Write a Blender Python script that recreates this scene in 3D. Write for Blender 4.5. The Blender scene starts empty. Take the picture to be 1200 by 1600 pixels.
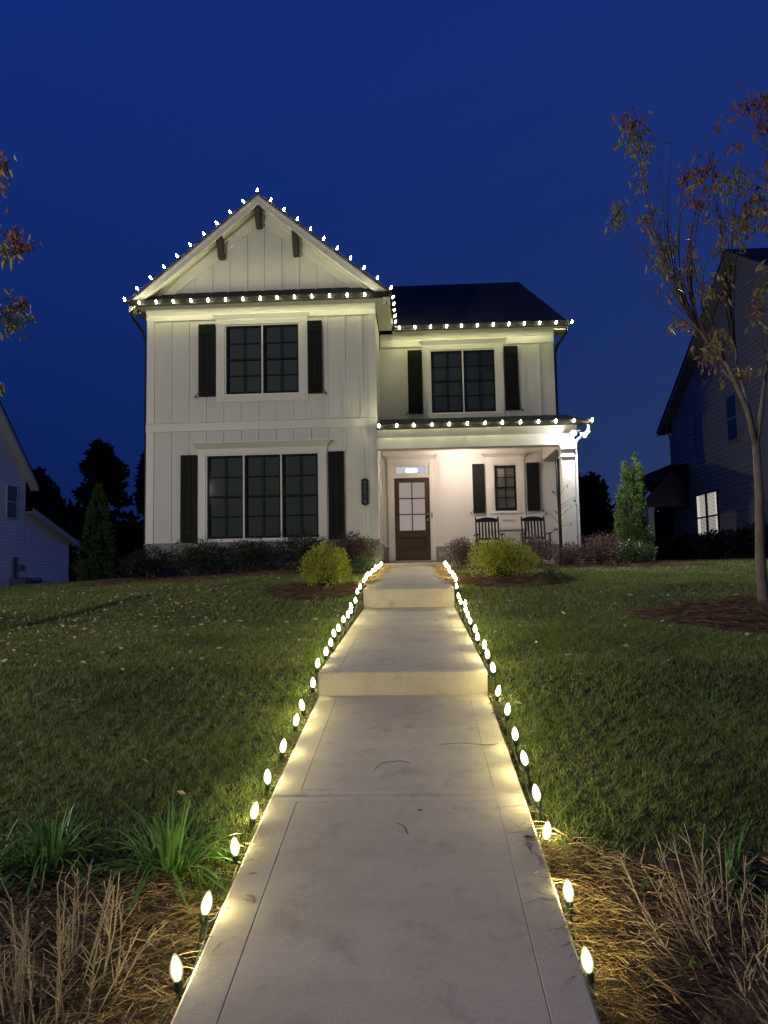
import bpy, math, random
import numpy as np
from math import sin, cos, pi, radians
from mathutils import Vector, Matrix
random.seed(7)
rng = np.random.default_rng(11)
SC = bpy.context.scene
COL = SC.collection

# ------------------------------------------------------------------ camera
F_PX = 1109.0                                   # focal length for a 1600 px tall picture
YAW, PITCH, ROLL = radians(2.6), radians(4.6), 0.019
_F = Vector((-sin(YAW) * cos(PITCH), cos(YAW) * cos(PITCH), sin(PITCH)))
_R = Vector((cos(YAW), sin(YAW), 0))
_U = _R.cross(_F)
_R2 = _R * cos(ROLL) - _U * sin(ROLL)
_U2 = _U * cos(ROLL) + _R * sin(ROLL)
cam_data = bpy.data.cameras.new('camera')
cam = bpy.data.objects.new('camera', cam_data)
COL.objects.link(cam)
cam.matrix_world = Matrix(((_R2.x, _U2.x, -_F.x, 0), (_R2.y, _U2.y, -_F.y, 0), (_R2.z, _U2.z, -_F.z, 0), (0, 0, 0, 1)))
cam_data.sensor_fit = 'VERTICAL'
cam_data.sensor_height = 36
cam_data.lens = F_PX / 1600 * 36
cam_data.clip_start = 0.05
cam_data.clip_end = 2000
SC.camera = cam


def at(px, py, Y):
    """point of the place seen at a photograph pixel, at distance Y in front of the camera"""
    d = _F * F_PX + _R2 * (px - 600) - _U2 * (py - 800)
    return d * (Y / d.y)


# ------------------------------------------------------------------ world and exposure
world = bpy.data.worlds.new('World')
SC.world = world
world.use_nodes = True
wn, wl = world.node_tree.nodes, world.node_tree.links
wn.clear()
w_out = wn.new('ShaderNodeOutputWorld')
w_bg = wn.new('ShaderNodeBackground')
w_tc = wn.new('ShaderNodeTexCoord')
w_sep = wn.new('ShaderNodeSeparateXYZ')
w_ramp = wn.new('ShaderNodeValToRGB')
wl.new(w_tc.outputs['Generated'], w_sep.inputs[0])
wl.new(w_sep.outputs['Z'], w_ramp.inputs[0])
w_ramp2 = wn.new('ShaderNodeValToRGB')
wl.new(w_sep.outputs['Z'], w_ramp2.inputs[0])
w_mr = wn.new('ShaderNodeMapRange')               # the afterglow side of the sky is paler, round to the far right
w_mr.interpolation_type = 'SMOOTHSTEP'
w_mr.inputs['From Min'].default_value = -0.55
w_mr.inputs['From Max'].default_value = 0.60
wl.new(w_sep.outputs['X'], w_mr.inputs['Value'])
w_mix = wn.new('ShaderNodeMix')
w_mix.data_type = 'RGBA'
wl.new(w_mr.outputs[0], w_mix.inputs[0])
wl.new(w_ramp.outputs[0], w_mix.inputs[6])
wl.new(w_ramp2.outputs[0], w_mix.inputs[7])
wl.new(w_mix.outputs[2], w_bg.inputs[0])
wl.new(w_bg.outputs[0], w_out.inputs[0])


def sky_ramp(node, stops):
    e = node.color_ramp.elements
    e[0].position, e[0].color = stops[0][0], (*stops[0][1], 1)
    e[1].position, e[1].color = stops[-1][0], (*stops[-1][1], 1)
    for p_, c_ in stops[1:-1]:
        e.new(p_).color = (*c_, 1)


sky_ramp(w_ramp, [(0.0, (0.0035, 0.0135, 0.082)), (0.12, (0.0035, 0.0150, 0.095)), (0.3, (0.0045, 0.0200, 0.128)), (0.6, (0.0058, 0.0262, 0.185)), (1.0, (0.004, 0.016, 0.15))])
sky_ramp(w_ramp2, [(0.0, (0.0215, 0.0410, 0.112)), (0.12, (0.0195, 0.0395, 0.118)), (0.25, (0.0145, 0.0345, 0.130)), (0.45, (0.0105, 0.0285, 0.148)), (0.7, (0.0075, 0.027, 0.185)), (1.0, (0.004, 0.016, 0.15))])
w_bg.inputs[1].default_value = 1.0

SC.view_settings.view_transform = 'Standard'
SC.view_settings.look = 'None'
SC.view_settings.exposure = 0
SC.view_settings.gamma = 1
SC.view_settings.use_curve_mapping = False
SC.render.engine = 'CYCLES'
cy = SC.cycles
cy.use_denoising = True
cy.max_bounces = 5
cy.diffuse_bounces = 2
cy.glossy_bounces = 2
cy.transmission_bounces = 3
cy.transparent_max_bounces = 8
cy.sample_clamp_indirect = 2.5
cy.caustics_reflective = False
cy.caustics_refractive = False
cy.use_light_tree = True
cy.filter_width = 1.5

LAMP_POWER = 3150.0
BULB_ROOF, BULB_WALK = 430.0, 290.0
FLOOD, PORCH = 4200.0, 600.0


# ------------------------------------------------------------------ materials
def mat(name, col, rough=0.6, noise=0.0, nscale=8.0, bump=0.0, bscale=40.0, spec=0.4, metallic=0.0, col2=None, stretch=None):
    m = bpy.data.materials.new(name)
    m.use_nodes = True
    nt = m.node_tree
    n, l = nt.nodes, nt.links
    b = n['Principled BSDF']
    b.inputs['Roughness'].default_value = rough
    b.inputs['Specular IOR Level'].default_value = spec
    b.inputs['Metallic'].default_value = metallic
    b.inputs['Base Color'].default_value = (*col, 1)
    tc = n.new('ShaderNodeTexCoord')
    src = tc.outputs['Object']
    if stretch:
        mp = n.new('ShaderNodeMapping')
        mp.inputs['Scale'].default_value = stretch
        l.new(src, mp.inputs[0])
        src = mp.outputs[0]
    if noise or col2:
        t = n.new('ShaderNodeTexNoise')
        t.inputs['Scale'].default_value = nscale
        t.inputs['Detail'].default_value = 6
        t.inputs['Roughness'].default_value = 0.65
        l.new(src, t.inputs['Vector'])
        r = n.new('ShaderNodeValToRGB')
        c2 = col2 or tuple(c * (1 - noise) for c in col)
        c1 = col if col2 else tuple(min(1, c * (1 + noise * 0.6)) for c in col)
        r.color_ramp.elements[0].position = 0.3
        r.color_ramp.elements[1].position = 0.7
        r.color_ramp.elements[0].color = (*c2, 1)
        r.color_ramp.elements[1].color = (*c1, 1)
        l.new(t.outputs['Fac'], r.inputs[0])
        l.new(r.outputs[0], b.inputs['Base Color'])
    if bump:
        t2 = n.new('ShaderNodeTexNoise')
        t2.inputs['Scale'].default_value = bscale
        t2.inputs['Detail'].default_value = 5
        l.new(src, t2.inputs['Vector'])
        bp = n.new('ShaderNodeBump')
        bp.inputs['Strength'].default_value = bump
        bp.inputs['Distance'].default_value = 0.01
        l.new(t2.outputs['Fac'], bp.inputs['Height'])
        l.new(bp.outputs[0], b.inputs['Normal'])
    return m


def leaf_mat(name, cols, rough=0.55, trans=0.25, spec=0.3):
    """each leaf of the mesh takes its own colour"""
    m = bpy.data.materials.new(name)
    m.use_nodes = True
    n, l = m.node_tree.nodes, m.node_tree.links
    b = n['Principled BSDF']
    b.inputs['Roughness'].default_value = rough
    b.inputs['Specular IOR Level'].default_value = spec
    g = n.new('ShaderNodeNewGeometry')
    oi = n.new('ShaderNodeObjectInfo')
    ad = n.new('ShaderNodeMath')
    ad.operation = 'ADD'
    fr = n.new('ShaderNodeMath')
    fr.operation = 'FRACT'
    l.new(g.outputs['Random Per Island'], ad.inputs[0])
    l.new(oi.outputs['Random'], ad.inputs[1])
    l.new(ad.outputs[0], fr.inputs[0])
    r = n.new('ShaderNodeValToRGB')
    e = r.color_ramp.elements
    k = len(cols)
    e[0].color = (*cols[0], 1)
    e[1].color = (*cols[-1], 1)
    for i in range(1, k - 1):
        e.new(i / (k - 1)).color = (*cols[i], 1)
    l.new(fr.outputs[0], r.inputs[0])
    l.new(r.outputs[0], b.inputs['Base Color'])
    tr = n.new('ShaderNodeBsdfTranslucent')
    l.new(r.outputs[0], tr.inputs[0])
    mx = n.new('ShaderNodeMixShader')
    mx.inputs[0].default_value = trans
    l.new(b.outputs[0], mx.inputs[1])
    l.new(tr.outputs[0], mx.inputs[2])
    l.new(mx.outputs[0], n['Material Output'].inputs[0])
    return m


def emit_mat(name, col, strength):
    m = bpy.data.materials.new(name)
    m.use_nodes = True
    n, l = m.node_tree.nodes, m.node_tree.links
    n.clear()
    o = n.new('ShaderNodeOutputMaterial')
    e = n.new('ShaderNodeEmission')
    e.inputs[0].default_value = (*col, 1)
    e.inputs[1].default_value = strength
    l.new(e.outputs[0], o.inputs[0])
    return m


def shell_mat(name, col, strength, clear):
    """part clear bulb glass with a warm glow painted in, a halo round its core"""
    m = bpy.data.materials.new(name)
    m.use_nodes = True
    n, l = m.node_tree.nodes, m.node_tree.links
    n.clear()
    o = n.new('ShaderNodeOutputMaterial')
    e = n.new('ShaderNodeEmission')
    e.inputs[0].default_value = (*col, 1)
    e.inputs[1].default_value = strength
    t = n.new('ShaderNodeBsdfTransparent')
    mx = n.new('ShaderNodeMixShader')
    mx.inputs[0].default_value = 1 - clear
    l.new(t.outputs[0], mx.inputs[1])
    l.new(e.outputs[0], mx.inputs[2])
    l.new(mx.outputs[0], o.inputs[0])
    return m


def glass_mat(name, tint, refl=0.10):
    m = bpy.data.materials.new(name)
    m.use_nodes = True
    n, l = m.node_tree.nodes, m.node_tree.links
    n.clear()
    o = n.new('ShaderNodeOutputMaterial')
    t = n.new('ShaderNodeBsdfTransparent')
    t.inputs[0].default_value = (*tint, 1)
    g = n.new('ShaderNodeBsdfGlossy')
    g.inputs['Roughness'].default_value = 0.03
    lw = n.new('ShaderNodeFresnel')
    lw.inputs[0].default_value = 1.5
    ad = n.new('ShaderNodeMath')
    ad.operation = 'ADD'
    ad.inputs[1].default_value = refl - 0.04
    ad.use_clamp = True
    mx = n.new('ShaderNodeMixShader')
    l.new(lw.outputs[0], ad.inputs[0])
    l.new(ad.outputs[0], mx.inputs[0])
    l.new(t.outputs[0], mx.inputs[1])
    l.new(g.outputs[0], mx.inputs[2])
    l.new(mx.outputs[0], o.inputs[0])
    return m


M = dict(
    white=mat('white_paint', (0.58, 0.575, 0.53), 0.55, 0.05, 1.3, 0.06, 90),
    trim=mat('trim_paint', (0.64, 0.635, 0.585), 0.45, 0.03, 2.0),
    black=mat('black_metal', (0.010, 0.011, 0.012), 0.4, 0.2, 5, spec=0.25),
    shutter=mat('shutter_paint', (0.008, 0.0095, 0.009), 0.6, 0.25, 6, 0.1, 60, spec=0.12),
    sash=mat('sash_black', (0.010, 0.011, 0.011), 0.55, spec=0.1),
    roof=mat('roof_shingle', (0.022, 0.021, 0.022), 0.9, 0.5, 14, 0.6, 60),
    brick=mat('painted_brick', (0.30, 0.295, 0.275), 0.85, 0.3, 9, 0.5, 60),
    mortar=mat('mortar', (0.20, 0.195, 0.18), 0.9, 0.2, 30, 0.4, 80),
    bracket=mat('bracket_stain', (0.030, 0.026, 0.022), 0.6, 0.3, 12, 0.2, 40, stretch=(8, 8, 1)),
    door=mat('door_wood', (0.042, 0.024, 0.013), 0.45, 0.45, 5, 0.15, 30, stretch=(10, 10, 0.8)),
    metal=mat('nickel', (0.6, 0.58, 0.54), 0.3, metallic=1.0),
    chrome=mat('downspout_white', (0.62, 0.62, 0.60), 0.4),
    glass=glass_mat('window_glass', (0.62, 0.66, 0.64), 0.07),
    doorglass=glass_mat('door_glass', (0.9, 0.9, 0.9), 0.07),
    blindpale=mat('blind_pale', (0.62, 0.60, 0.56), 0.6),
    blind=mat('blind', (0.155, 0.17, 0.135), 0.6),
    curtain=mat('curtain', (0.74, 0.70, 0.70), 0.9, 0.06, 4, stretch=(6, 6, 0.6)),
    dark=mat('dark_room', (0.02, 0.02, 0.02), 0.9),
    concrete=None,
    socket=mat('socket_green', (0.006, 0.025, 0.015), 0.45),
    cord=mat('cord_green', (0.03, 0.045, 0.03), 0.5),
    bulb_roof=emit_mat('bulb_glow', (1.0, 0.94, 0.48), BULB_ROOF),
    bulb_walk=emit_mat('bulb_glow_walk', (1.0, 0.90, 0.40), BULB_WALK),
    shell=shell_mat('bulb_glass_halo', (1.0, 0.86, 0.36), 1.15, 0.62),  # its own emission paints a warm halo around the core
    flood=emit_mat('flood_glow', (1.0, 0.97, 0.95), FLOOD),
    porchlamp=emit_mat('porch_glow', (1.0, 0.765, 0.65), PORCH),
    foyer=emit_mat('foyer_glow', (0.62, 0.66, 0.74), 0.9),
    foyerlamp=emit_mat('foyer_lamp_glow', (1.0, 0.95, 0.88), 8),
    litroom=emit_mat('lit_room', (1.0, 0.93, 0.82), 0.75),
    soil=mat('bed_soil', (0.060, 0.042, 0.030), 0.95, 0.5, 20, 0.8, 40),
    turf=mat('lawn_soil', (0.028, 0.030, 0.012), 0.95, 0.5, 6, 0.6, 60),
    bark=mat('bark_smooth', (0.17, 0.145, 0.115), 0.8, 0.35, 10, 0.5, 60, stretch=(1, 1, 0.35)),
    strawdark=leaf_mat('dark_straw', [(0.06, 0.035, 0.022), (0.11, 0.065, 0.035), (0.035, 0.022, 0.015), (0.16, 0.10, 0.055)], 0.8, 0.05),  # darker straw spread over the front beds
    bedleaf=leaf_mat('bed_leaf', [(0.17, 0.10, 0.06), (0.26, 0.17, 0.10), (0.10, 0.055, 0.035), (0.20, 0.14, 0.09)], 0.7, 0.1),
    barkdark=mat('bark_dark', (0.035, 0.028, 0.022), 0.85, 0.4, 10, 0.5, 40),
    siding=mat('siding_grey', (0.27, 0.27, 0.27), 0.6, 0.08, 1.0),
    sidingwhite=mat('siding_white', (0.84, 0.84, 0.82), 0.6, 0.06, 1.0),
    ntrim=mat('neighbour_trim', (0.62, 0.61, 0.58), 0.55),
    ntrimdark=mat('neighbour_trim_grey', (0.22, 0.22, 0.22), 0.55),
    porchshade=mat('porch_gable_grey', (0.055, 0.055, 0.06), 0.7),
    nglass=glass_mat('neighbour_glass', (0.25, 0.3, 0.34), 0.16),
    chair=mat('chair_paint', (0.008, 0.008, 0.009), 0.4),
    plaque=mat('plaque_black', (0.006, 0.008, 0.010), 0.35),
    digit=mat('plaque_digit', (0.16, 0.18, 0.21), 0.4),
    vent=mat('vent_grey', (0.30, 0.27, 0.25), 0.6),
    grey=mat('utility_grey', (0.16, 0.16, 0.18), 0.5),
    stalk=leaf_mat('dry_stalk', [(0.27, 0.20, 0.125), (0.42, 0.34, 0.22), (0.19, 0.135, 0.085)], 0.8, 0.05),
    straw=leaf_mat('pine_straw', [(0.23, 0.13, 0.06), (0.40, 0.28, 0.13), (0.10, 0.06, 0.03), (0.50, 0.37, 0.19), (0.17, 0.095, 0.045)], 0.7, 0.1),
    strawred=leaf_mat('pine_straw_red', [(0.10, 0.05, 0.03), (0.17, 0.095, 0.055), (0.05, 0.028, 0.019), (0.24, 0.16, 0.10)], 0.7, 0.1),
    dryleaf=leaf_mat('dry_leaf', [(0.36, 0.26, 0.17), (0.55, 0.44, 0.31), (0.26, 0.13, 0.09), (0.48, 0.38, 0.27)], 0.6, 0.15),
    redleaf=mat('dry_leaf_red', (0.20, 0.045, 0.03), 0.6, 0.3, 30),
    brownleaf=mat('dry_leaf_brown', (0.20, 0.11, 0.06), 0.6, 0.3, 30),
    grass=leaf_mat('lawn_blade', [(0.05, 0.09, 0.018), (0.17, 0.225, 0.05), (0.09, 0.14, 0.028), (0.24, 0.28, 0.08), (0.36, 0.33, 0.17), (0.125, 0.18, 0.038), (0.07, 0.115, 0.02)], 0.6, 0.3),
    liriope=leaf_mat('strap_leaf', [(0.06, 0.15, 0.03), (0.11, 0.22, 0.05), (0.075, 0.17, 0.035)], 0.4, 0.3),
    gold=leaf_mat('golden_leaf', [(0.29, 0.33, 0.035), (0.38, 0.38, 0.05), (0.16, 0.22, 0.028), (0.46, 0.43, 0.075)], 0.5, 0.3),
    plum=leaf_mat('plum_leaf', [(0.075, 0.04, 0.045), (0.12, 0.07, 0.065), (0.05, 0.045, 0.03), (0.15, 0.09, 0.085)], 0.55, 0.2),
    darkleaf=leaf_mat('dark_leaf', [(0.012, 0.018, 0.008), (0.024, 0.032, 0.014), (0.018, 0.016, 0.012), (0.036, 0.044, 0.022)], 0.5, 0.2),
    box=leaf_mat('boxwood_leaf', [(0.03, 0.06, 0.02), (0.055, 0.10, 0.035), (0.04, 0.075, 0.025)], 0.35, 0.15),
    arb=leaf_mat('arborvitae_leaf', [(0.035, 0.075, 0.014), (0.085, 0.135, 0.03), (0.05, 0.095, 0.02)], 0.5, 0.15),
    pine=leaf_mat('far_needles', [(0.010, 0.014, 0.007), (0.018, 0.024, 0.012)], 0.8, 0.1),
    olive=leaf_mat('olive_leaf', [(0.20, 0.19, 0.06), (0.30, 0.27, 0.10), (0.15, 0.15, 0.05), (0.36, 0.31, 0.15)], 0.5, 0.35),
    rust=leaf_mat('rust_leaf', [(0.25, 0.085, 0.05), (0.33, 0.14, 0.06), (0.19, 0.07, 0.05), (0.30, 0.19, 0.10)], 0.5, 0.35),
    frond=leaf_mat('sapling_leaf', [(0.06, 0.10, 0.03), (0.12, 0.12, 0.05)], 0.4, 0.3),
)


def concrete_mat():
    m = mat('concrete', (0.50, 0.435, 0.355), 0.88, col2=(0.39, 0.335, 0.27), nscale=2.2, bump=0.3, bscale=150, stretch=(0.45, 1.5, 1.0))
    n, l = m.node_tree.nodes, m.node_tree.links
    b = n['Principled BSDF']
    base = b.inputs['Base Color'].links[0].from_socket
    tc = n.new('ShaderNodeTexCoord')
    for sc_, lo, hi, dark, fac in ((5.5, 0.52, 0.74, (0.24, 0.205, 0.165), 0.75), (1.1, 0.50, 0.72, (0.30, 0.255, 0.20), 0.6), (26.0, 0.62, 0.75, (0.20, 0.17, 0.14), 0.6), (170.0, 0.50, 0.66, (0.26, 0.22, 0.175), 0.55)):
        t = n.new('ShaderNodeTexNoise')
        t.inputs['Scale'].default_value = sc_
        t.inputs['Detail'].default_value = 9
        t.inputs['Roughness'].default_value = 0.72
        t.inputs['Distortion'].default_value = 0.15
        l.new(tc.outputs['Object'], t.inputs['Vector'])
        mr = n.new('ShaderNodeMapRange')
        mr.inputs['From Min'].default_value = lo
        mr.inputs['From Max'].default_value = hi
        mr.inputs['To Max'].default_value = fac
        l.new(t.outputs['Fac'], mr.inputs['Value'])
        mx = n.new('ShaderNodeMix')
        mx.data_type = 'RGBA'
        l.new(mr.outputs[0], mx.inputs[0])
        l.new(base, mx.inputs[6])
        mx.inputs[7].default_value = (*dark, 1)
        base = mx.outputs[2]
    l.new(base, b.inputs['Base Color'])
    return m


M['concrete'] = concrete_mat()
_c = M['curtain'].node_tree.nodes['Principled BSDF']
_c.inputs['Emission Color'].default_value = (1.0, 0.80, 0.78, 1)      # indoor light behind the cloth, put in as the cloth's own glow
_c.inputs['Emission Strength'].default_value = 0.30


# the lawn is patchy: thin, tan and lush areas a metre or so across
_g = M['grass'].node_tree
_gr = next(n for n in _g.nodes if n.type == 'VALTORGB')
_tc = _g.nodes.new('ShaderNodeTexCoord')
_nz = _g.nodes.new('ShaderNodeTexNoise')
_nz.inputs['Scale'].default_value = 1.1
_nz.inputs['Detail'].default_value = 7
_nz.inputs['Roughness'].default_value = 0.7
_g.links.new(_tc.outputs['Object'], _nz.inputs['Vector'])
_rm = _g.nodes.new('ShaderNodeValToRGB')
_rm.color_ramp.elements[0].position, _rm.color_ramp.elements[0].color = 0.30, (0.55, 0.58, 0.50, 1)
_rm.color_ramp.elements[1].position, _rm.color_ramp.elements[1].color = 0.70, (1.45, 1.28, 1.15, 1)
_rm.color_ramp.elements.new(0.5).color = (0.95, 1.05, 0.85, 1)
_g.links.new(_nz.outputs['Fac'], _rm.inputs[0])
_mu = _g.nodes.new('ShaderNodeMix')
_mu.data_type, _mu.blend_type = 'RGBA', 'MULTIPLY'
_mu.inputs[0].default_value = 1.0
_old = [(lk.to_node, lk.to_socket) for lk in _g.links if lk.from_node == _gr]
_g.links.new(_gr.outputs[0], _mu.inputs[6])
_g.links.new(_rm.outputs[0], _mu.inputs[7])
for _n, _s in _old:
    _g.links.new(_mu.outputs[2], _s)


# ------------------------------------------------------------------ mesh and object helpers
def link(name, me, parent=None, loc=(0, 0, 0)):
    o = bpy.data.objects.new(name, me)
    COL.objects.link(o)
    o.location = loc
    if parent is not None:
        o.parent = parent
    return o


def thing(name, label, cat, loc=(0, 0, 0), rot=(0, 0, 0), group=None, parent=None):
    o = bpy.data.objects.new(name, None)
    o.empty_display_size = 0.1
    COL.objects.link(o)
    o.location = loc
    o.rotation_euler = rot
    tag(o, label, cat, group)
    return o


def tag(o, label=None, cat=None, group=None, kind=None):
    if label:
        o['label'] = label
    if cat:
        o['category'] = cat
    if group:
        o['group'] = group
    if kind:
        o['kind'] = kind
    return o


def copy_tree(o, parent=None):
    c = o.copy()
    COL.objects.link(c)
    if parent is not None:
        c.parent = parent
    for ch in list(o.children):
        copy_tree(ch, c)
    return c


class MB:
    """collects faces in world coordinates; build() links them as one mesh with the given origin"""

    def __init__(s, origin=(0, 0, 0)):
        s.v, s.f, s.o = [], [], origin

    def poly(s, pts):
        i = len(s.v)
        s.v += [tuple(p) for p in pts]
        s.f.append(tuple(range(i, i + len(pts))))

    def box(s, x0, x1, y0, y1, z0, z1):
        i = len(s.v)
        s.v += [(x0, y0, z0), (x1, y0, z0), (x1, y1, z0), (x0, y1, z0), (x0, y0, z1), (x1, y0, z1), (x1, y1, z1), (x0, y1, z1)]
        for q in ((3, 2, 1, 0), (4, 5, 6, 7), (0, 1, 5, 4), (1, 2, 6, 5), (2, 3, 7, 6), (3, 0, 4, 7)):
            s.f.append(tuple(i + k for k in q))
        return s

    def prism(s, pts, axis, a0, a1):
        """extrude a polygon along an axis; pts are the two other coordinates in x,y,z order"""
        def mk(p, a):
            return (a, p[0], p[1]) if axis == 'x' else (p[0], a, p[1]) if axis == 'y' else (p[0], p[1], a)
        i, n = len(s.v), len(pts)
        s.v += [mk(p, a0) for p in pts] + [mk(p, a1) for p in pts]
        s.f.append(tuple(i + k for k in range(n)))
        s.f.append(tuple(i + n + k for k in reversed(range(n))))
        for k in range(n):
            k2 = (k + 1) % n
            s.f.append((i + k, i + n + k, i + n + k2, i + k2))
        return s

    def tube(s, path, radii, n=6, cap=True):
        path = [Vector(p) for p in path]
        if not hasattr(radii, '__len__'):
            radii = [radii] * len(path)
        up = None
        base = len(s.v)
        for k, p in enumerate(path):
            t = (path[min(k + 1, len(path) - 1)] - path[max(k - 1, 0)])
            t = t.normalized() if t.length > 1e-9 else Vector((0, 0, 1))
            if up is None:
                up = t.orthogonal().normalized()
            else:
                up = (up - t * up.dot(t))
                up = up.normalized() if up.length > 1e-6 else t.orthogonal().normalized()
            b = t.cross(up)
            for j in range(n):
                a = 2 * pi * j / n
                q = p + (up * cos(a) + b * sin(a)) * radii[k]
                s.v.append(tuple(q))
        for k in range(len(path) - 1):
            for j in range(n):
                j2 = (j + 1) % n
                s.f.append((base + k * n + j, base + k * n + j2, base + (k + 1) * n + j2, base + (k + 1) * n + j))
        if cap:
            s.f.append(tuple(base + j for j in reversed(range(n))))
            e = base + (len(path) - 1) * n
            s.f.append(tuple(e + j for j in range(n)))
        return s

    def lathe(s, prof, n=10, c=(0, 0, 0)):
        base = len(s.v)
        for r, z in prof:
            for j in range(n):
                a = 2 * pi * j / n
                s.v.append((c[0] + r * cos(a), c[1] + r * sin(a), c[2] + z))
        for k in range(len(prof) - 1):
            for j in range(n):
                j2 = (j + 1) % n
                s.f.append((base + k * n + j, base + k * n + j2, base + (k + 1) * n + j2, base + (k + 1) * n + j))
        s.f.append(tuple(base + j for j in reversed(range(n))))
        e = base + (len(prof) - 1) * n
        s.f.append(tuple(e + j for j in range(n)))
        return s

    def mesh(s, name, m, smooth=False):
        me = bpy.data.meshes.new(name)
        ox, oy, oz = s.o
        me.from_pydata([(x - ox, y - oy, z - oz) for x, y, z in s.v], [], s.f)
        me.materials.append(m)
        if smooth:
            me.polygons.foreach_set('use_smooth', [True] * len(me.polygons))
        me.update()
        return me

    def build(s, name, m, parent=None, smooth=False, bevel=0, kind=None):
        o = link(name, s.mesh(name, m, smooth), parent)
        if parent is None:
            o.location = s.o
        if bevel:
            b = o.modifiers.new('bevel', 'BEVEL')
            b.width = bevel
            b.segments = 2
            b.limit_method = 'ANGLE'
        if kind:
            o['kind'] = kind
        return o


def np_mesh(name, V, Fc, m, parent=None, loc=(0, 0, 0), kind=None):
    """V (n,3) array, Fc (k,3) or (k,4) index array"""
    me = bpy.data.meshes.new(name)
    V = np.ascontiguousarray(V, dtype=np.float32)
    k, w = Fc.shape
    me.vertices.add(len(V))
    me.vertices.foreach_set('co', V.ravel())
    me.loops.add(k * w)
    me.loops.foreach_set('vertex_index', np.ascontiguousarray(Fc, dtype=np.int32).ravel())
    me.polygons.add(k)
    me.polygons.foreach_set('loop_start', np.arange(0, k * w, w, dtype=np.int32))
    me.materials.append(m)
    me.update(calc_edges=True)
    o = link(name, me, parent, loc)
    if kind:
        o['kind'] = kind
    return o


def unit(a):
    return a / np.maximum(np.linalg.norm(a, axis=1, keepdims=True), 1e-9)


def leaves(P, D, L, W, fold=0.25):
    """rhombus leaves at P pointing along D: two triangles each, a little folded"""
    n = len(P)
    D = unit(D)
    S = unit(np.cross(D, unit(rng.normal(size=(n, 3)))))
    N = np.cross(S, D)
    L = np.broadcast_to(np.asarray(L, float), (n,))[:, None]
    W = np.broadcast_to(np.asarray(W, float), (n,))[:, None]
    V = np.empty((n, 4, 3))
    V[:, 0] = P
    V[:, 1] = P + D * L * 0.5 + S * W * 0.5 + N * W * fold
    V[:, 2] = P + D * L
    V[:, 3] = P + D * L * 0.5 - S * W * 0.5 + N * W * fold
    b = np.arange(n)[:, None] * 4
    Fc = np.concatenate([b + np.array([0, 1, 2]), b + np.array([0, 2, 3])], 0)
    return V.reshape(-1, 3), Fc


def strands(P, D, L, W, bend, droop=None, seg=3):
    """narrow ribbons: start P, heading D, length L, width W, sideways bend"""
    n = len(P)
    D = unit(D)
    S = unit(np.cross(D, np.array([[0, 0, 1.0]]) + rng.normal(size=(n, 3)) * 0.3))
    L = np.broadcast_to(np.asarray(L, float), (n,))[:, None]
    W = np.broadcast_to(np.asarray(W, float), (n,))[:, None]
    B = np.broadcast_to(np.asarray(bend, float), (n,))[:, None]
    up = np.array([[0, 0, 1.0]])
    V = np.empty((n, (seg + 1) * 2, 3))
    side = unit(np.cross(D, S))
    for k in range(seg + 1):
        t = k / seg
        c = P + D * L * t + S * B * L * t * t
        if droop is not None:
            c = c - up * np.broadcast_to(np.asarray(droop, float), (n,))[:, None] * L * t * t
        w = W * (1 - 0.75 * t) * 0.5
        V[:, k * 2] = c + side * w
        V[:, k * 2 + 1] = c - side * w
    b = np.arange(n)[:, None] * ((seg + 1) * 2)
    Fc = np.concatenate([b + np.array([2 * k, 2 * k + 1, 2 * k + 3, 2 * k + 2]) for k in range(seg)], 0)
    return V.reshape(-1, 3), Fc


ORD = ('first second third fourth fifth sixth seventh eighth ninth tenth eleventh twelfth thirteenth fourteenth fifteenth sixteenth '
       'seventeenth eighteenth nineteenth twentieth twenty-first twenty-second twenty-third twenty-fourth twenty-fifth twenty-sixth '
       'twenty-seventh twenty-eighth twenty-ninth thirtieth thirty-first thirty-second thirty-third thirty-fourth thirty-fifth '
       'thirty-sixth thirty-seventh thirty-eighth thirty-ninth fortieth forty-first forty-second').split()

# ------------------------------------------------------------------ ground
GY = [-60, -8, 0, 2.1, 3.5, 4.6, 5.9, 7.5, 8.8, 10.4, 12, 14, 16.2, 20, 60, 400]
GZ = [-2.4, -1.95, -1.74, -1.465, -1.155, -1.01, -0.785, -0.675, -0.60, -0.325, -0.21, -0.10, 0.0, 0.05, 0.0, -2.0]
WX0, WX1 = -0.735, 0.485                          # the walk's edges


def gz(x, y):
    x = np.asarray(x, float)
    y = np.asarray(y, float)
    z = np.interp(y, GY, GZ)
    z = z - 0.042 * np.clip(-x - 3, 0, 30) * np.clip((y - 2) / 12, 0, 1)
    z = z + 0.006 * (np.sin(x * 2.3 + y) + np.sin(y * 3.1 - x * 1.7))
    z = z - 0.05 * np.clip((3.3 - y) / 0.5, 0, 1) * np.exp(-((np.abs(x + 0.125) - 0.61) / 0.5) ** 2)
    inside = (x > WX0 + 0.005) & (x < WX1 - 0.005) & (y < 16.3)
    return z - np.where(inside, 0.2, 0)


def grid_sheet(name, xs, ys, m, lift=0.0, keep=None):
    X, Y = np.meshgrid(xs, ys)
    V = np.stack([X, Y, gz(X, Y) + lift], -1).reshape(-1, 3)
    nx, ny = len(xs), len(ys)
    i, j = np.meshgrid(np.arange(nx - 1), np.arange(ny - 1))
    a = (j * nx + i).ravel()
    Fc = np.stack([a, a + 1, a + nx + 1, a + nx], -1)
    if keep is not None:
        c = V[Fc].mean(1)
        Fc = Fc[keep(c[:, 0], c[:, 1])]
    return np_mesh(name, V, Fc, m)


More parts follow.
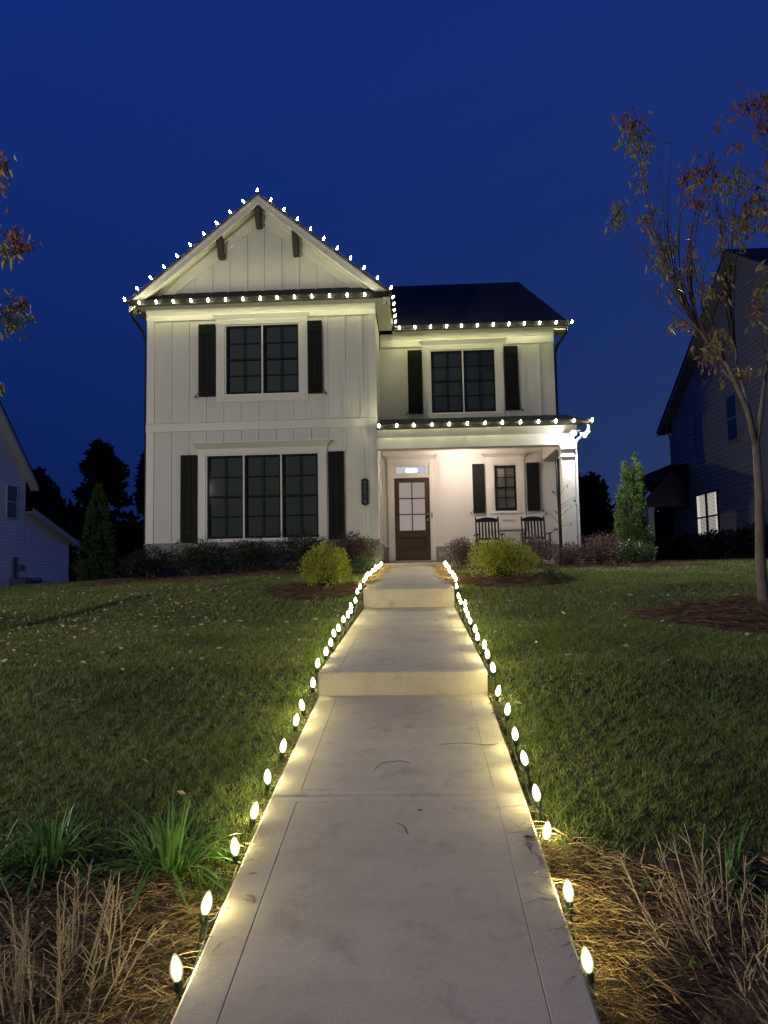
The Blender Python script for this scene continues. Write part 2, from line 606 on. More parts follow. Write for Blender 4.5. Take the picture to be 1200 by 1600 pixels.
xs = np.unique(np.concatenate([[-400, -200, -120, -80, -60, -50, -45], np.arange(-40, -10, 2.0), np.arange(-10, 10.01, 0.25), np.arange(10, 40, 2.0),
                               [45, 60, 80, 120, 200, 400], [WX0, WX0 + 0.01, WX1 - 0.01, WX1]]))
ys = np.unique(np.concatenate([[-60, -40, -25, -15, -10], np.arange(-8, 26, 0.25), np.arange(26, 60, 2.0), [70, 90, 130, 200, 300, 400], [16.29, 16.31]]))
tag(grid_sheet('lawn', xs, ys, M['turf']), kind='structure')


def pnoise(x, y):
    return (np.sin(x * 3.1 + 1.3 * np.sin(y * 2.2)) + np.sin(y * 3.7 + 1.7 * np.sin(x * 1.9 + 1)) + np.sin((x + y) * 5.3 + 2) * 0.6) / 2.6


# planting beds: functions that are true inside
def bed_front_left(x, y):
    return (x < WX0) & (y < 2.95 + 0.10 * np.sin(x * 3) + 0.05 * np.sin(x * 9 + y * 4)) & (y > -1)


def bed_front_right(x, y):
    return (x > WX1) & (y < 3.25 - 0.18 * np.clip(x - 0.5, 0, 2) + 0.06 * np.sin(x * 6)) & (y > -1)


def ell(cx, cy_, rx, ry):
    return lambda x, y: ((x - cx) / rx) ** 2 + ((y - cy_) / ry) ** 2 < 1 + 0.10 * np.sin(5 * np.arctan2(y - cy_, x - cx)) + 0.05 * np.sin(x * 13 + y * 9)


bed_tree = ell(4.25, 8.15, 1.75, 1.25)
bed_isl_l = lambda x, y: (((x + 1.45) / 0.80) ** 2 + ((y - 10.75) / 0.90) ** 2 < 1.0) & (x < WX0 - 0.02)
bed_isl_r = lambda x, y: (((x - 1.45) / 1.05) ** 2 + ((y - 11.9) / 1.35) ** 2 < 1.0) & (x > WX1 + 0.02)
bed_found_l = lambda x, y: (x < WX0 - 0.02) & (x > -7.2) & (y > 14.1 + 0.15 * np.sin(x * 1.7)) & (y < 16.4)
bed_found_r = lambda x, y: (x > WX1 + 0.02) & (x < 5.9) & (y > 14.5 + 0.15 * np.sin(x * 2.1)) & (y < 16.4 + 1.2 * (x > 4))
BEDS = [bed_front_left, bed_front_right, bed_tree, bed_isl_l, bed_isl_r, bed_found_l, bed_found_r]
HOUSE_AREA = lambda x, y: (x > -6.3) & (x < 3.7) & (y > 16.2)


def bed_sheet(f, x0, x1, y0, y1, step=0.06):
    grid_sheet_obj = grid_sheet('planting_bed', np.arange(x0, x1, step), np.arange(y0, y1, step), M['soil'], 0.006, f)
    tag(grid_sheet_obj, kind='structure')


bed_sheet(bed_front_left, -4.5, WX0, -1, 3.2)
bed_sheet(bed_front_right, WX1, 4.5, -1, 3.5)
bed_sheet(bed_tree, 2, 6.5, 6.6, 9.8)
bed_sheet(bed_isl_l, -2.7, WX0, 9.4, 12.1)
bed_sheet(bed_isl_r, WX1, 2.7, 10.3, 13.5)
bed_sheet(bed_found_l, -7.4, WX0, 13.8, 16.5, 0.1)
bed_sheet(bed_found_r, WX1, 6.0, 14.2, 17.8, 0.1)

# ------------------------------------------------------------------ walkway: slabs with tooled borders, two steps
walk = MB((0, 6, -0.9))
for y0, y1, z0, z1 in ((-2.0, 5.2, -1.98, -1.06), (5.26, 9.58, -0.90, -0.68), (9.66, 16.16, -0.43, -0.10)):
    walk.prism([(y0, z0 - 0.25), (y1 - 0.02, z1 - 0.25), (y1 - 0.02, z1), (y0, z0)], 'x', WX0 + 0.03, WX1 - 0.03)
walkway = walk.build('walkway', M['soil'])
tag(walkway, kind='structure')


def slab(ya, yb, za, zb, riser=0.0):
    """one concrete slab: border, tooled groove, raised centre panel, rounded arris; a riser at its near end if it is a step"""
    m = MB(walk.o)
    g, gd, b = 0.006, 0.003, 0.135
    zf = lambda y: za + (zb - za) * (y - ya) / (yb - ya)
    e = 0.010

    def strip(x0, x1, y0, y1, dz=0.0):
        m.poly([(x0, y0, zf(y0) + dz), (x1, y0, zf(y0) + dz), (x1, y1, zf(y1) + dz), (x0, y1, zf(y1) + dz)])
    bx0, bx1 = WX0 + b, WX1 - b
    by0, by1 = ya + b * 0.45, yb - b * 0.45
    strip(WX0 + e, bx0, ya + e, yb - e)
    strip(bx1, WX1 - e, ya + e, yb - e)
    strip(bx0, bx1, ya + e, by0)
    strip(bx0, bx1, by1, yb - e)
    ix0, ix1, iy0, iy1 = bx0 + g, bx1 - g, by0 + g, by1 - g
    strip(ix0, ix1, iy0, iy1, 0.0)
    for (p, q, r, s_) in (((bx0, by0), (bx0, by1), (ix0, iy1), (ix0, iy0)), ((bx1, by1), (bx1, by0), (ix1, iy0), (ix1, iy1)),
                          ((bx1, by0), (bx0, by0), (ix0, iy0), (ix1, iy0)), ((bx0, by1), (bx1, by1), (ix1, iy1), (ix0, iy1))):
        mid = [((p[0] + s_[0]) / 2, (p[1] + s_[1]) / 2), ((q[0] + r[0]) / 2, (q[1] + r[1]) / 2)]
        A, B = (p[0], p[1], zf(p[1])), (q[0], q[1], zf(q[1]))
        C, D = (r[0], r[1], zf(r[1])), (s_[0], s_[1], zf(s_[1]))
        Mm0, Mm1 = (*mid[0], zf(mid[0][1]) - gd), (*mid[1], zf(mid[1][1]) - gd)
        m.poly([A, B, Mm1, Mm0])
        m.poly([Mm0, Mm1, C, D])
    h = 0.14 + riser
    top = [(WX0 + e, ya + e), (WX1 - e, ya + e), (WX1 - e, yb - e), (WX0 + e, yb - e)]
    out = [(WX0, ya), (WX1, ya), (WX1, yb), (WX0, yb)]
    for k in range(4):
        k2 = (k + 1) % 4
        t0, t1, o0, o1 = top[k], top[k2], out[k], out[k2]
        m.poly([(*t1, zf(t1[1])), (*t0, zf(t0[1])), (*o0, zf(o0[1]) - e), (*o1, zf(o1[1]) - e)])
        m.poly([(*o1, zf(o1[1]) - e), (*o0, zf(o0[1]) - e), (*o0, zf(o0[1]) - h), (*o1, zf(o1[1]) - h)])
    return m.build('concrete_slab', M['concrete'], walkway)


def wz(y):
    """top of the walk"""
    if y < 5.21:
        return float(np.interp(y, [-2, 2.11, 3.51, 5.21], [-1.80, -1.29, -1.085, -0.905]))
    if y < 9.59:
        return float(np.interp(y, [5.21, 9.59], [-0.74, -0.515]))
    return float(np.interp(y, [9.59, 16.16], [-0.265, 0.06]))


for a, b in ((-2.0, 0.6), (0.612, 3.505), (3.517, 5.205), (5.21, 7.45), (7.462, 9.585), (9.59, 12.8), (12.812, 16.155)):
    st = 0.19 if a in (5.21, 9.59) else 0
    slab(a, b, wz(a), wz(b - 0.001), st)

# ------------------------------------------------------------------ the house
HO = (-2.0, 17.0, 0.0)
house = thing('house', 'white board and batten two storey house with gable outlined in warm lights', 'house', HO)
FY, WY = 16.3, 18.5                               # front gable wall, wing wall


def hb():
    return MB(HO)


def sub(m, name, material, parent, **k):
    return m.build(name, material, parent, **k)


def wall_face(m, x0, x1, z0, z1, Y, holes, depth=0.12):
    X = sorted({x0, x1, *[h[0] for h in holes], *[h[1] for h in holes]})
    Z = sorted({z0, z1, *[h[2] for h in holes], *[h[3] for h in holes]})
    for i in range(len(X) - 1):
        for j in range(len(Z) - 1):
            cx, cz = (X[i] + X[i + 1]) / 2, (Z[j] + Z[j + 1]) / 2
            if any(h[0] < cx < h[1] and h[2] < cz < h[3] for h in holes):
                continue
            m.poly([(X[i], Y, Z[j]), (X[i + 1], Y, Z[j]), (X[i + 1], Y, Z[j + 1]), (X[i], Y, Z[j + 1])])
    for a, b, c, d in holes:
        m.poly([(a, Y, c), (a, Y + depth, c), (a, Y + depth, d), (a, Y, d)])
        m.poly([(b, Y, c), (b, Y, d), (b, Y + depth, d), (b, Y + depth, c)])
        m.poly([(a, Y, c), (b, Y, c), (b, Y + depth, c), (a, Y + depth, c)])
        m.poly([(a, Y, d), (a, Y + depth, d), (b, Y + depth, d), (b, Y, d)])


unit_box = MB().box(-0.5, 0.5, -0.5, 0.5, -0.5, 0.5)
batten_me = unit_box.mesh('batten', M['white'])
pane_me = {}
for gk in ('glass', 'doorglass', 'nglass'):
    pm = MB()
    pm.poly([(-0.5, 0, -0.5), (0.5, 0, -0.5), (0.5, 0, 0.5), (-0.5, 0, 0.5)])
    pane_me[gk] = pm.mesh('pane', M[gk])


def put(me, name, parent, c, s):
    o = link(name, me, parent, (c[0] - HO[0], c[1] - HO[1], c[2] - HO[2]))
    o.scale = s
    return o


def battens(parent, xs_, z0f, z1f, Y, excl):
    for x in xs_:
        segs = [(z0f(x) if callable(z0f) else z0f, z1f(x) if callable(z1f) else z1f)]
        for a, b, c, d in excl:
            if a - 0.03 < x < b + 0.03:
                new = []
                for s0, s1 in segs:
                    if c > s0:
                        new.append((s0, min(s1, c)))
                    if d < s1:
                        new.append((max(s0, d), s1))
                segs = new
        for s0, s1 in segs:
            if s1 - s0 > 0.04:
                put(batten_me, 'batten', parent, (x, Y - 0.010, (s0 + s1) / 2), (0.062, 0.024, s1 - s0))


# openings (x0, x1, z0, z1)
W_UP = (-4.45, -2.66, 4.15, 5.86)
W_BIG = (-4.90, -2.23, 0.74, 2.75)
W_WING = (0.45, 2.19, 4.05, 5.77)
W_PORCH = (2.03, 2.65, 1.42, 2.67)
DOOR = (-0.56, 0.36, 0.21, 2.37)
TRANSOM = (-0.53, 0.32, 2.46, 2.70)

bx = lambda a, b, off, st=0.4135: [x for x in (off + k * st for k in range(-30, 30)) if a < x < b]
m = hb()
wall_face(m, -6.30, -0.88, 0.67, 6.28, FY, [W_UP, W_BIG])
m.poly([(-6.30, FY, 0.67), (-6.30, FY, 6.28), (-6.30, 34, 6.28), (-6.30, 34, 0.67)])
m.poly([(-0.88, FY, 0.1), (-0.88, WY, 0.1), (-0.88, WY, 6.28), (-0.88, FY, 6.28)])
wall_front = sub(m, 'front_wall', M['white'], house)
tr_up = (-4.66, -2.47, 3.98, 6.02)
tr_big = (-5.19, -1.93, 0.0, 3.04)
sh_up = [(-5.07, -4.66, 4.13, 5.88), (-2.47, -2.12, 4.13, 5.88)]
sh_big = [(-5.49, -5.10, 0.70, 2.75), (-2.02, -1.64, 0.70, 2.75)]
bxs = bx(-6.15, -1.0, -5.335)
battens(wall_front, bxs, 0.68, 3.31, FY, [tr_big] + sh_big)
battens(wall_front, bxs, 3.52, 5.99, FY, [tr_up] + sh_up)
# gable triangle above the pent roof
AX, AZ, SL = -3.55, 8.86, 0.815                    # apex of the roof plane, slope
rz = lambda x: AZ - SL * abs(x - AX)
m = hb()
m.poly([(-6.3, FY, 6.28), (-0.88, FY, 6.28), (AX + 2.9, FY, rz(AX + 2.9) - 0.1), (AX, FY, AZ - 0.1), (AX - 2.9, FY, rz(AX - 2.9) - 0.1)])
wall_gable = sub(m, 'gable_wall', M['white'], house)
battens(wall_gable, bx(-5.55, -1.55, -3.52, 0.418), 6.60, lambda x: rz(x) - 0.50, FY, [])
# wing walls
m = hb()
wall_face(m, -0.88, 3.69, 0.13, 6.2, WY, [W_WING, W_PORCH, DOOR, TRANSOM])
m.poly([(3.69, WY, 0.13), (3.69, 34, 0.13), (3.69, 34, 6.3), (3.69, 26.2, 10.5), (3.69, WY, 6.3)])
m.poly([(3.69, 34, 0.13), (-6.3, 34, 0.13), (-6.3, 34, 6.3), (3.69, 34, 6.3)])
wall_wing = sub(m, 'wing_wall', M['white'], house)
sh_w = [(-0.14, 0.24, 4.05, 5.77), (2.40, 2.77, 4.08, 5.80)]
sh_p = [(1.48, 1.80, 1.40, 2.69), (2.88, 3.21, 1.43, 2.69)]
bxw = bx(-0.75, 3.6, 0.02, 0.4135)
battens(wall_wing, bxw, 3.9, 5.87, WY, [(0.24, 2.40, 3.80, 6.03)] + sh_w)
battens(wall_wing, bx(-0.8, 3.5, 0.65, 0.43), 0.6, 2.985, WY, [(-0.75, 0.52, 0, 3.0), (1.80, 2.86, 0.9, 3.0)] + sh_p)

# trim boards
m = hb()
m.box(-6.32, -6.14, FY - 0.03, FY + 0.1, 0.67, 6.0)
sub(m, 'corner_board', M['trim'], house)
m = hb()
m.box(-1.03, -0.86, FY - 0.03, FY + 0.1, 0.67, 6.0)
sub(m, 'corner_board', M['trim'], house)
m = hb()
m.box(3.56, 3.71, WY - 0.03, WY + 0.1, 3.93, 5.87)
sub(m, 'corner_board', M['trim'], house)
m = hb()
m.box(-6.33, -0.85, FY - 0.035, FY, 3.32, 3.51)
m.prism([(FY - 0.055, 3.51), (FY, 3.51), (FY, 3.545)], 'x', -6.34, -0.84)
sub(m, 'belt_board', M['trim'], house)
m = hb()
m.box(-6.33, -0.85, FY - 0.04, FY, 5.99, 6.26)
m.prism([(FY - 0.04, 6.12), (FY - 0.10, 6.25), (FY - 0.04, 6.25)], 'x', -6.33, -0.85)
sub(m, 'frieze_board', M['trim'], house)
m = hb()
m.box(-0.85, 3.72, WY - 0.04, WY, 5.87, 6.2)
m.prism([(WY - 0.04, 6.06), (WY - 0.12, 6.20), (WY - 0.04, 6.20)], 'x', -0.85, 3.72)
sub(m, 'frieze_board', M['trim'], house)
m = hb()
m.box(-0.86, 3.30, WY - 0.04, WY, 2.985, 3.115)
m.prism([(WY - 0.04, 3.05), (WY - 0.10, 3.115), (WY - 0.04, 3.115)], 'x', -0.86, 3.30)
sub(m, 'frieze_board', M['trim'], house)
sub(hb().box(-0.86, DOOR[0] - 0.172, WY - 0.035, WY, 0.57, 0.63), 'base_board', M['trim'], house)
sub(hb().box(DOOR[1] + 0.132, 3.69, WY - 0.035, WY, 0.57, 0.63), 'base_board', M['trim'], house)
# soffits
m = hb()
m.box(-6.58, -0.52, 15.96, FY, 6.25, 6.27)
m.box(-0.86, -0.53, FY, 18.2, 6.245, 6.265)
m.box(-6.58, -6.3, FY, 34, 6.245, 6.265)
m.box(-0.52, 4.03, 18.19, WY, 6.2, 6.22)
m.box(3.72, 4.03, WY, 18.9, 6.2, 6.22)
sub(m, 'soffit', M['trim'], house)
# sloping rake soffit, rake boards and rake friezes of the gable
for sgn in (-1, 1):
    def rk(y0, y1, t0, t1, d0=0.0, d1=3.08):
        m_ = hb()
        P = []
        for d in (d0, d1):
            x = AX + sgn * d
            P.append((x, rz(x) - t0))
        for d in (d1, d0):
            x = AX + sgn * d
            P.append((x, rz(x) - t1))
        if sgn < 0:
            P.reverse()
        m_.prism(P, 'y', y0, y1)
        return m_
    sub(rk(15.90, 15.94, 0.045, 0.25, 0, 3.06), 'rake_board', M['trim'], house)
    sub(rk(15.87, 15.905, 0.04, 0.10, 0, 3.07), 'rake_molding', M['trim'], house)
    sub(rk(15.94, FY - 0.001, 0.16, 0.185, 0, 3.05), 'rake_soffit', M['trim'], house)
    sub(rk(FY - 0.035, FY, 0.19, 0.50, 0, 2.72), 'rake_frieze', M['trim'], house)
    sub(rk(FY - 0.09, FY - 0.03, 0.186, 0.27, 0, 2.95), 'rake_crown', M['trim'], house)
    # gable roof plane
    m = hb()
    x1 = AX + sgn * 3.10
    P = [(AX, AZ), (x1, rz(x1)), (x1, rz(x1) - 0.045), (AX, AZ - 0.045)]
    if sgn < 0:
        P.reverse()
    m.prism(P, 'y', 15.85, 22.8 if sgn > 0 else 24)
    sub(m, 'gable_roof', M['roof'], house)
# brackets under the gable rake
for (bxc, top, bot) in ((-3.60, 8.68, 8.18), (-4.51, 8.02, 7.45), (-2.71, 8.02, 7.45)):
    m = hb()
    m.prism([(FY, bot), (FY, top), (15.96, top), (15.96, top - 0.10), (16.14, bot + 0.02), (16.18, bot)], 'x', bxc - 0.065, bxc + 0.065)
    sub(m, 'bracket', M['bracket'], house, bevel=0.006)
# roofs
m = hb()
m.prism([(15.95, 6.36), (FY + 0.0, 6.68), (FY, 6.62), (15.95, 6.31)], 'x', -6.45, -0.62)
sub(m, 'pent_roof', M['roof'], house)
m = hb()
m.prism([(18.16, 6.32), (26.2, 10.70), (34.3, 6.32), (34.3, 6.27), (26.2, 10.64), (18.16, 6.27)], 'x', -6.6, 4.05)
sub(m, 'main_roof', M['roof'], house)
m = hb()
for ya, za, yb, zb in ((18.14, 6.27, 26.2, 10.64), (26.2, 10.64, 34.3, 6.27)):
    m.prism([(ya, za), (yb, zb), (yb, zb - 0.2), (ya, za - 0.2)], 'x', 4.0, 4.03)
    m.prism([(ya, za - 0.16), (yb, zb - 0.16), (yb, zb - 0.18), (ya, za - 0.18)], 'x', 3.69, 4.0)
sub(m, 'rake_board', M['trim'], house)
m = hb()
m.prism([(16.06, 3.28), (WY, 3.94), (WY, 3.88), (16.06, 3.23)], 'x', -0.86, 3.96)
sub(m, 'porch_roof', M['roof'], house)


def gutter(axis, a0, a1, b, z, flip=1, name='gutter'):
    """K-profile gutter; b is its front lip"""
    m_ = hb()
    pr = [(b, z + 0.12), (b, z + 0.07), (b + flip * 0.03, z + 0.04), (b + flip * 0.05, z), (b + flip * 0.12, z), (b + flip * 0.12, z + 0.12),
          (b + flip * 0.108, z + 0.12), (b + flip * 0.108, z + 0.02), (b + flip * 0.055, z + 0.02), (b + flip * 0.012, z + 0.075), (b + flip * 0.012, z + 0.12)]
    m_.prism(pr if flip > 0 else pr[::-1], axis, a0, a1)
    return sub(m_, name, M['black'], house)


gutter('x', -6.62, -0.48, 15.84, 6.25)
gutter('y', 15.85, 18.1, -0.48, 6.25, -1)
gutter('y', 15.85, 34, -6.64, 6.25, 1)
gutter('x', -0.48, 4.05, 18.07, 6.2)
gutter('x', -0.86, 3.98, 15.95, 3.16)
# downspouts
for pts, mt, rr in (([(-6.56, 15.95, 6.24), (-6.56, 15.97, 6.05), (-6.42, 16.3, 5.75), (-6.36, 16.36, 5.5), (-6.36, 16.36, 0.1)], 'black', 0.042),
                    ([(4.0, 18.15, 6.2), (3.99, 18.18, 6.05), (3.82, 18.5, 5.8), (3.745, 18.55, 5.6), (3.745, 18.55, 0.1)], 'black', 0.042),
                    ([(3.93, 15.98, 3.15), (3.92, 15.99, 3.02), (3.72, 16.16, 2.87), (3.66, 16.2, 2.78), (3.66, 16.2, 0.05)], 'chrome', 0.038)):
    sub(hb().tube(pts, rr, 8), 'downspout', M[mt], house, smooth=False)
# porch: beams, ceiling, column, slab, lights
m = hb()
m.box(-0.86, 3.62, 16.10, 16.36, 2.74, 3.02)
m.prism([(16.10, 3.00), (15.97, 3.16), (16.3, 3.16), (16.3, 3.02)], 'x', -0.86, 3.66)
m.box(-0.86, 3.64, 16.075, 16.10, 2.74, 2.79)
sub(m, 'porch_beam', M['trim'], house)
m = hb()
m.box(3.32, 3.60, 16.36, WY, 2.74, 3.12)
m.prism([(16.1, 3.12), (WY, 3.12), (WY, 3.86), (16.1, 3.22)], 'x', 3.52, 3.60)
sub(m, 'side_beam', M['trim'], house)
m = hb()
m.box(-0.86, 3.32, 16.36, WY, 3.12, 3.15)
sub(m, 'porch_ceiling', M['trim'], house)
m = hb()
m.box(3.32, 3.60, 16.11, 16.37, 0.13, 2.74)
m.box(3.295, 3.625, 16.085, 16.395, 2.46, 2.50)
m.box(3.30, 3.62, 16.09, 16.39, 0.13, 0.33)
m.prism([(3.31, 2.64), (3.27, 2.74), (3.65, 2.74), (3.61, 2.64)], 'y', 16.07, 16.40)
sub(m, 'porch_column', M['trim'], house)
m = hb()
m.box(-0.86, 3.75, 16.17, WY, -0.2, 0.13)
sub(m, 'porch_slab', M['concrete'], house, bevel=0.012)
m = hb().box(-0.66, 0.46, 18.36, 18.5, 0.13, 0.20)
sub(m, 'door_sill', M['concrete'], house, bevel=0.006)
pl = sub(hb().lathe([(0.02, 0.0), (0.15, 0.0), (0.17, 0.05), (0.17, 0.07), (0.02, 0.075)], 16, (1.15, 17.2, 3.045)), 'porch_light', M['metal'], house)
pb = hb()
for dx, dy in ((-0.08, 0), (0.08, 0), (0, 0.07)):
    pb.lathe([(0.012, -0.10), (0.035, -0.085), (0.045, -0.05), (0.03, -0.01), (0.015, 0.0)], 8, (1.15 + dx, 17.2 + dy, 3.045))
sub(pb, 'bulb', M['porchlamp'], pl, smooth=True)
# flood light at the beam's end
fl = sub(hb().lathe([(0.06, 0), (0.06, 0.03), (0.02, 0.035)], 10, (3.70, 16.06, 3.02)), 'floodlight', M['trim'], house)
for hx, hz, tx in ((3.575, 2.965, -0.12), (3.835, 2.925, 1.6)):
    c = Vector((hx, 15.96, hz))
    d = Vector((tx, -0.75, -0.62)).normalized()
    m = hb().tube([c - d * 0.10, c - d * 0.06, c - d * 0.005, c], [0.03, 0.045, 0.062, 0.064], 12)
    m.tube([c - d * 0.10, Vector((3.70, 16.05, 3.03))], 0.014, 6)
    hd = sub(m, 'lamp_head', M['trim'], fl)
    m = hb().tube([c + d * 0.002, c + d * 0.012, c + d * 0.020], [0.056, 0.050, 0.02], 12)
    ln = sub(m, 'lens', M['flood'], fl)

# brick base
base_parts = []
m = hb()
m.box(-6.30, -0.86, FY - 0.03, FY + 0.05, -0.5, 0.66)
m.box(-0.90, -0.86, FY, WY, 0.12, 0.62)
m.box(-0.86, DOOR[0] - 0.172, WY - 0.03, WY - 0.001, 0.13, 0.56)
m.box(DOOR[1] + 0.132, 3.69, WY - 0.03, WY - 0.001, 0.13, 0.56)
base = sub(m, 'brick_base', M['mortar'], house)
brick_me = MB().box(-0.5, 0.5, -0.5, 0.5, -0.5, 0.5).mesh('brick', M['brick'])
for r_, zc in enumerate((0.60, 0.465, 0.33, 0.195)):
    xk = -6.30 + (0.16 if r_ % 2 else 0.0) + 0.15
    while xk < -0.95:
        put(brick_me, 'brick', base, (xk, FY - 0.035, zc), (0.295, 0.05, 0.12))
        xk += 0.31
    if r_ < 3:
        yk = FY + 0.12 + (0.16 if r_ % 2 else 0)
        while yk < WY - 0.1:
            put(brick_me, 'brick', base, (-0.852, yk, zc - 0.05), (0.03, 0.295, 0.12))
            yk += 0.31
for r_, zc in enumerate((0.495, 0.36, 0.225)):
    xk = -0.68 + (0.15 if r_ % 2 else 0)
    while xk < 3.3:
        if not (DOOR[0] - 0.175 < xk + 0.148 and xk - 0.148 < DOOR[1] + 0.135):
            put(brick_me, 'brick', base, (xk, WY - 0.04, zc), (0.295, 0.03, 0.12))
        xk += 0.31
m = hb()
m.prism([(FY - 0.075, 0.66), (FY - 0.075, 0.68), (FY, 0.70), (FY, 0.66)], 'x', -6.35, -0.84)
m.prism([(-0.86, 0.58), (-0.82, 0.58), (-0.86, 0.64)], 'y', FY, WY)
sub(m, 'water_table', M['brick'], house)


def window(name, op, Y, units, cols=2, rows=4, sill=True, mull=0.035, glass='glass', blind='blind', frame=0.035):
    x0, x1, z0, z1 = op
    fr = hb()
    y0, y1 = Y - 0.01, Y + 0.07
    fr.box(x0, x0 + 0.03, y0, y1, z0, z1)
    fr.box(x1 - 0.03, x1, y0, y1, z0, z1)
    fr.box(x0 + 0.03, x1 - 0.03, y0, y1, z1 - 0.03, z1)
    fr.box(x0 + 0.03, x1 - 0.03, y0, y1, z0, z0 + 0.03)
    X0, X1 = x0 + 0.03, x1 - 0.03
    w = (X1 - X0 - mull * (units - 1)) / units
    for u in range(units - 1):
        xa = X0 + w * (u + 1) + mull * u
        fr.box(xa, xa + mull, y0, y1, z0 + 0.03, z1 - 0.03)
    wo = sub(fr, name, M['trim'], house)
    for u in range(units):
        a = X0 + (w + mull) * u
        b, c, d = a + w, z0 + 0.03, z1 - 0.03
        s = hb()
        f = frame
        ya, yb = Y + 0.015, Y + 0.055
        s.box(a, a + f, ya, yb, c, d)
        s.box(b - f, b, ya, yb, c, d)
        s.box(a + f, b - f, ya, yb, c, c + f * 1.6)
        s.box(a + f, b - f, ya, yb, d - f, d)
        ix, iz = (a + f, b - f), (c + f * 1.6, d - f)
        mz = (iz[0] + iz[1]) / 2
        s.box(ix[0], ix[1], ya - 0.004, yb, mz - 0.02, mz + 0.02)
        cw = (ix[1] - ix[0]) / cols
        for k in range(1, cols):
            s.box(ix[0] + cw * k - 0.009, ix[0] + cw * k + 0.009, ya + 0.006, yb - 0.004, iz[0], mz - 0.02)
            s.box(ix[0] + cw * k - 0.009, ix[0] + cw * k + 0.009, ya + 0.006, yb - 0.004, mz + 0.02, iz[1])
        rh = (iz[1] - iz[0]) / rows
        for k in range(1, rows):
            if abs(iz[0] + rh * k - mz) > 0.03:
                s.box(ix[0], ix[1], ya + 0.008, yb - 0.006, iz[0] + rh * k - 0.009, iz[0] + rh * k + 0.009)
        sub(s, 'sash', M['sash'], wo)
        for k in range(cols):
            for r_ in range(rows):
                put(pane_me[glass], 'pane', wo, (ix[0] + cw * (k + 0.5), Y + 0.038, iz[0] + rh * (r_ + 0.5)), (cw, 1, rh))
        bl = hb()
        n = int((d - c) / 0.055)
        for k in range(n):
            zc = c + (k + 0.5) * (d - c) / n
            bl.poly([(a + 0.03, Y + 0.115, zc - 0.022), (b - 0.03, Y + 0.115, zc - 0.022), (b - 0.03, Y + 0.100, zc + 0.036), (a + 0.03, Y + 0.100, zc + 0.036)])
        bo = sub(bl, 'blind', M[blind], wo)
    dk = hb()
    dk.poly([(x0, Y + 0.16, z0), (x1, Y + 0.16, z0), (x1, Y + 0.16, z1), (x0, Y + 0.16, z1)])
    sub(dk, 'dark_interior', M['dark'], wo)
    return wo


def casing(op, Y, wl_, wr_, hz0, hz1, flare, bottom, parent_name='window_casing'):
    """flat side casings, sill and a flared crown head"""
    x0, x1, z0, z1 = op
    m_ = hb()
    m_.box(x0 - wl_, x0 - 0.002, Y - 0.035, Y, bottom, hz0)
    m_.box(x1 + 0.002, x1 + wr_, Y - 0.035, Y, bottom, hz0)
    m_.box(x0 - 0.002, x1 + 0.002, Y - 0.033, Y, z1 + 0.002, hz0)
    if z0 - bottom > 0.02:
        m_.box(x0 - 0.002, x1 + 0.002, Y - 0.033, Y, bottom, z0 - 0.04)
    m_.box(x0 - wl_ * 0.6, x1 + wr_ * 0.6, Y - 0.06, Y - 0.001, z0 - 0.04, z0 - 0.002)
    l_, r_ = x0 - wl_, x1 + wr_
    zc = hz0 + (hz1 - hz0) * 0.35
    m_.box(l_ - 0.01, r_ + 0.01, Y - 0.042, Y, hz0, zc)
    i = len(m_.v)
    # crown: flares outward and forward
    f = flare
    lo = [(l_ - 0.01, Y - 0.045, zc), (r_ + 0.01, Y - 0.045, zc), (r_ + 0.01, Y, zc), (l_ - 0.01, Y, zc)]
    zt = hz1 - 0.025
    hi = [(l_ - f, Y - 0.045 - f, zt), (r_ + f, Y - 0.045 - f, zt), (r_ + f, Y, zt), (l_ - f, Y, zt)]
    m_.poly(lo[::-1])
    for k in range(4):
        k2 = (k + 1) % 4
        m_.poly([lo[k], lo[k2], hi[k2], hi[k]])
    m_.box(l_ - f - 0.008, r_ + f + 0.008, Y - 0.053 - f, Y, zt, hz1)
    return sub(m_, parent_name, M['trim'], house)


window('window', W_UP, FY, 2)
casing(W_UP, FY, 0.20, 0.19, 5.93, 6.10, 0.05, 3.99)
window('window', W_BIG, FY, 3)
casing(W_BIG, FY, 0.18, 0.18, 2.80, 3.03, 0.11, 0.69)
window('window', W_WING, WY, 2)
casing(W_WING, WY, 0.19, 0.19, 5.84, 6.02, 0.08, 3.92)
wp = window('window', W_PORCH, WY, 1, frame=0.05, blind='blindpale', glass='doorglass')
casing(W_PORCH, WY, 0.20, 0.18, 2.80, 2.97, 0.09, 0.95)


